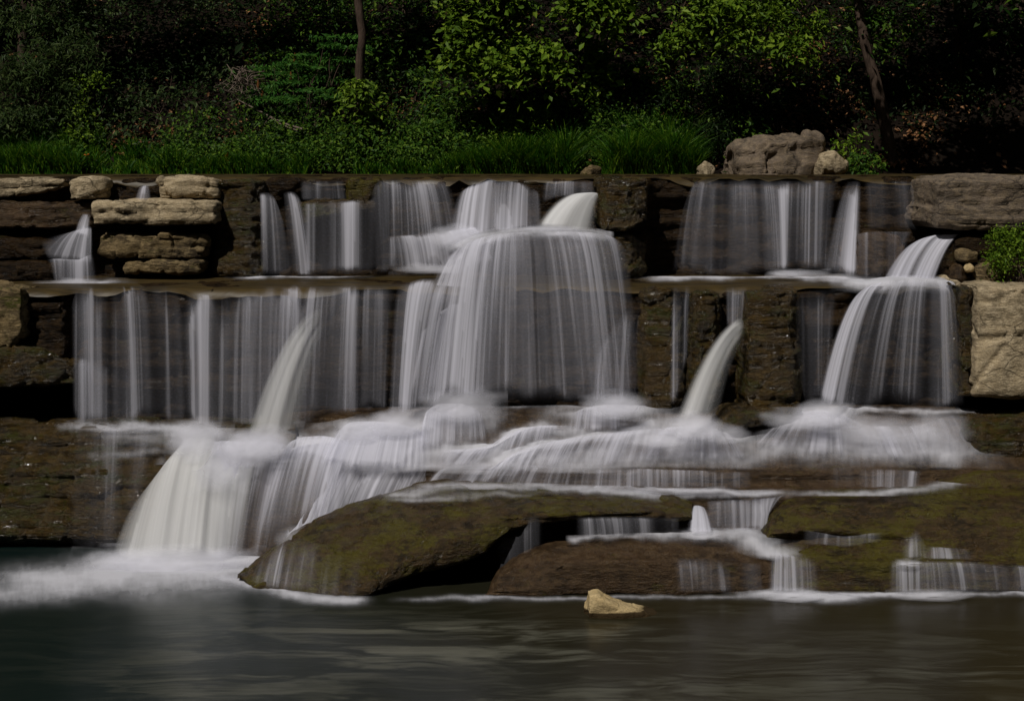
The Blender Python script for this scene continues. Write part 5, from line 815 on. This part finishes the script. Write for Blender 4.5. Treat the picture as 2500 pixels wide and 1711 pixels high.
tree('tree with thick dark leaning trunk and small sunlit crown at the right', [(2180, 400, 23.5, .11), (2160, 300, 23.4, .10), (2138, 200, 23.3, .095), (2110, 100, 23.3, .085), (2095, 0, 23.4, .075), (2085, -200, 23.4, .06)], [(2120, 40, 70, 40, 23.6, 34), (2200, 50, 70, 30, 23.6, 16), (2080, 80, 40, 24, 23.6, 9), (2160, 95, 50, 15, 23.7, 8), (2150, -110, 180, 80, 23.2, 70)], 'lf_mid', .085, 216, clus=.15, per=20, tr=.035, droop=.7)
tree('dull grey-green willow-like tree filling the left edge', [(40, 420, 24.8, .09), (50, 200, 25.2, .085), (60, 0, 25.3, .08), (60, -200, 25, .06)], [(70, 190, 120, 90, 23.6, 120), (30, 260, 90, 60, 23.4, 70), (160, 120, 90, 60, 23.8, 60), (170, 260, 45, 45, 23.6, 24), (60, 40, 130, 50, 24, 50)], 'lf_dull', .085, 220, clus=.15, per=24, asp=.25, droop=.9, tr=.03)
tree('shaded tree behind the willow-like one at the upper left', [(300, 330, 26.5, .09), (290, 100, 27, .08), (290, -200, 27, .07)], [(200, 40, 80, 60, 24.4, 30), (330, 30, 110, 45, 25, 40), (250, -120, 260, 90, 24, 110), (480, 20, 60, 40, 25.5, 12)], 'lf_dull', .085, 224, clus=.18, per=22)
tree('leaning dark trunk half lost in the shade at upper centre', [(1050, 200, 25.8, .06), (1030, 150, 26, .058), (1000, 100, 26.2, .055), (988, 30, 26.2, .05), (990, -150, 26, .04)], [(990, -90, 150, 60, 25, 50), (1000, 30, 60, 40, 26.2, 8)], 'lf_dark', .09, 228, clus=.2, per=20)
tree('big unseen tree added beyond the right edge to shade the bank', [(2900, 400, 23.0, .2), (2860, 0, 22.6, .18), (2700, -280, 21.8, .15), (2500, -420, 21, .1)], [(2420, -290, 300, 80, 20.6, 130), (2150, -330, 220, 70, 20.4, 80), (2600, -200, 220, 90, 21.5, 80), (2330, -130, 200, 50, 21.6, 50)], 'lf_mid', .13, 270, clus=.26, per=26, tr=.05)  # out of view, added so its crown shades the right bank
tree('tree added for shade, its crown unseen above the frame', [(1760, 300, 27.0, .12), (1750, -100, 26.6, .11), (1740, -400, 25.6, .08)], [(1500, -330, 320, 80, 23.6, 90), (1000, -330, 260, 80, 23.6, 60), (450, -330, 300, 80, 23.6, 80)], 'lf_dark', .13, 274, clus=.28, per=24, tr=.05)  # added canopy above the frame, keeps the slope dark
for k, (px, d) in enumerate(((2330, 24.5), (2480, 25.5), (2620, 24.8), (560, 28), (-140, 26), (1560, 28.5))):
    tree(['dark shaded tree among the unlit woods beyond the huge grey slab', 'dark shaded tree at the right edge of the woods', 'unseen tree added just beyond the right edge for shade', 'dark tree high on the slope above the dead branches', 'shaded tree beyond the left edge of the woods', 'dark tree high on the slope between the bright crowns'][k],
         [(px, 330, d, .10), (px + 8, 100, d + .4, .09), (px + 14, -200, d + .4, .07)], [(px, -100, 150, 90, d - 1, 60), (px + 30, 60, 90, 60, d, 20), (px - 60, -320, 220, 110, d - 1.5, 80)], 'lf_dark', .10, 240 + 4 * k, clus=.28, per=26)  # right-hand crowns above the frame are placed to darken that bank

# sumac with feather-like fronds
def sumac():
    base = hp(745, 345); e = empty('sumac_shrub', tuple(base)); tag(e, 'sumac shrub with feather-like fronds and reddish seed heads, beside the dead vines', 'shrub')
    r = np.random.default_rng(77); P0 = []; Hd = []; stems = []; cones = []
    tips = [(640, 205), (620, 235), (665, 175), (700, 150), (735, 130), (770, 105), (800, 85), (690, 195), (725, 180), (765, 160), (660, 240), (700, 235), (745, 215), (790, 190), (800, 140), (650, 160), (830, 110), (610, 215), (690, 260), (790, 230)]
    for q, (px, py) in enumerate(tips):
        c = P(px + 20, py + 8, 23.7 + r.random() * .6) - base; stems.append(rw((r.normal() * .05, r.normal() * .05, 0), c, .014, .005, 300 + q, .05))
        if q in (3, 7, 9, 1, 17): cones.append([(c + [0, 0, .02], .012), (c + [0, 0, .08], .026), (c + [0, 0, .15], .018), (c + [0, 0, .2], .004)])
        for f in range(7):
            a = r.uniform(0, 2 * np.pi); L = .34 + .12 * r.random(); hd = np.array([math.cos(a), math.sin(a) * .7, .25])
            for t in np.linspace(.12, 1, 15):
                p = c + hd * L * t + np.array([0, 0, -.30 * L * t * t]); side = np.array([-hd[1], hd[0], 0]); side /= np.linalg.norm(side)
                for sgn in (-1, 1): P0.append(p); Hd.append(side * sgn + hd * .35)
    V, F, Q = leaves(np.array(P0),   .095, 78, up=.55, droop=.25, asp=.30, sv=.12, heading=np.array(Hd) * 3)
    mesh('frond_foliage', V, F, M['lf_sumac'], e, False, {'rnd': Q}); tube('stem', stems, M['bark'], e, 5)
    for c in cones: tube('seed_head', [c], M['litter_red'], e, 7)
M['litter_red'] = simple('red_seed_head', (0.10, 0.04, 0.015), (0.16, 0.07, 0.02), sc=(30, 30, 30))
sumac()
# dead wood
def tangle():
    r = np.random.default_rng(9); ch = []
    for q in range(34):
        x0, y0 = 600 + r.normal() * 16, 160 + r.random() * 40; x1, y1 = 600 + r.normal() * 30, 215 + r.random() * 60; pts = []
        for t in np.linspace(0, 1, 6): pts.append((P(x0 + (x1 - x0) * t + r.normal() * 14, y0 + (y1 - y0) * t + r.normal() * 8, 24.0 + r.normal() * .12), .006 * (1.2 - .7 * t)))
        ch.append(pts)
    return tag(tube('vine_tangle', ch, M['twig'], None, 5), 'tangle of pale dead vines hanging left of the sumac', 'vines')
tangle()
tag(tube('fallen_branch', [[(P(578, 243, 23.9), .010), (P(640, 275, 23.8), .014), (P(690, 300, 23.6), .017), (P(738, 316, 23.5), .02)], [(P(660, 287, 23.7), .008), (P(690, 306, 23.55), .011), (P(728, 320, 23.5), .013)], [(P(660, 285, 23.7), .006), (P(648, 300, 23.6), .005), (P(642, 312, 23.6), .003)]], M['twig'], None, 6), 'pale forked dead branch sloping down below the sumac', 'branch')
tag(tube('fallen_branch', [[(P(800, 355, 23.4), .012), (P(812, 347, 23.4), .012), (P(822, 341, 23.4), .009)]], M['twig'], None, 6), 'short pale stick low in the bushes under the straight trunk', 'branch')
tag(tube('dead_sapling', [rw(P(785, 240, 24), P(795, 265, 24), .006, .012, 1), rw(P(795, 262, 24), P(800, 285, 24), .012, .014, 2), rw(P(778, 262, 24), P(795, 262, 24), .004, .008, 3)], M['twig'], None, 5), 'small forked reddish dead sapling between the sumac and the straight trunk', 'sapling')
tag(tube('bare_branch', [rw(P(1600, 35, 24), P(1560, 95, 24), .006, .010, 11, .05), rw(P(1590, 62, 24), P(1640, 75, 24), .006, .004, 12, .05), rw(P(1575, 80, 24), P(1530, 70, 24), .006, .004, 13, .05), rw(P(1560, 95, 24), P(1510, 120, 24.1), .009, .004, 14, .05)], M['twig'], None, 5), 'bare forked twigs in the dark gap between the bright crowns', 'branch')
tag(tube('bare_branch', [rw(P(1330, 190, 24), P(1400, 150, 24.1), .004, .009, 21, .05), rw(P(1340, 160, 24), P(1395, 142, 24), .004, .006, 22, .05)], M['twig'], None, 5), 'thin bare twigs beside the slender leaning tree', 'branch')
tag(tube('bare_branch', [rw(P(1170, 260, 23.5), P(1215, 290, 23.4), .004, .006, 31, .04), rw(P(1215, 290, 23.4), P(1175, 330, 23.4), .006, .004, 32, .04)], M['twig'], None, 5), 'fine bent twig sticking out left of the bright green shrub', 'branch')
# ferny bush on the right rocks
plant('ledge_bush', 'bright green bush growing on the rocks under the huge grey slab', 'bush', P(2480, 690, 16.3), [(2470, 590, 55, 40, 16.25, 60), (2440, 630, 32, 30, 16.15, 22), (2520, 620, 60, 60, 16.3, 50), (2440, 570, 26, 18, 16.2, 12)], 'lf_bright', .032, 400, clus=.07, per=26, fname='foliage', tname='stem', tr=.015)
for k, (px, py) in enumerate(((555, 385), (212, 380))):
    c = P(px, py, 22.9); ch = [(c + [0, 0, -.3], .004), (c, .004)]
    e = empty('wildflower', tuple(c + np.array([0, 0, -.3]))); tag(e, ['single orange wildflower above the left bank grass', 'orange wildflower near the low green bush at far left'][k], 'flower')
    o = c + np.array([0, 0, -.3]); tube('stem', [[(a - o, b) for a, b in ch]], M['grass'], e, 4)
    r = np.random.default_rng(k); V, F, Q = leaves(np.tile(c - o, (9, 1)), .045, 5 + k, up=.2, droop=-.6, asp=.5); mesh('petals', V, F, M['flower'], e, False, {'rnd': Q})

# the gorge around and behind the camera (unseen walls, added and raised to shut out the low sky)
def sky_screen():
    th = np.linspace(math.radians(118), math.radians(422), 90); hh = np.array([(15.5, -1), (16.5, 3), (18, 8), (20.5, 15), (24, 23), (29, 31)])
    X = np.cos(th)[:, None] * hh[:, 0][None] * 1.0; Y = 9 + np.sin(th)[:, None] * hh[:, 0][None] * 1.25; Z = np.tile(hh[:, 1], (90, 1))
    G = resample(np.stack([X, Y, Z], -1), 40, True, 1); G = G + .6 * np.stack([fbm(G[..., 0] * .4, G[..., 1] * .4, G[..., 2] * .4, 3, s) for s in (1, 2, 3)], -1)
    tag(mesh('sky_screen_side', G.reshape(-1, 3), grid_faces(*G.shape[:2]), M['sky_screen']), kind='structure')
M['sky_screen'] = simple('sky_screen_woods', (0.012, 0.02, 0.008), (0.03, 0.045, 0.015), sc=(1, 1, 1))
sky_screen()
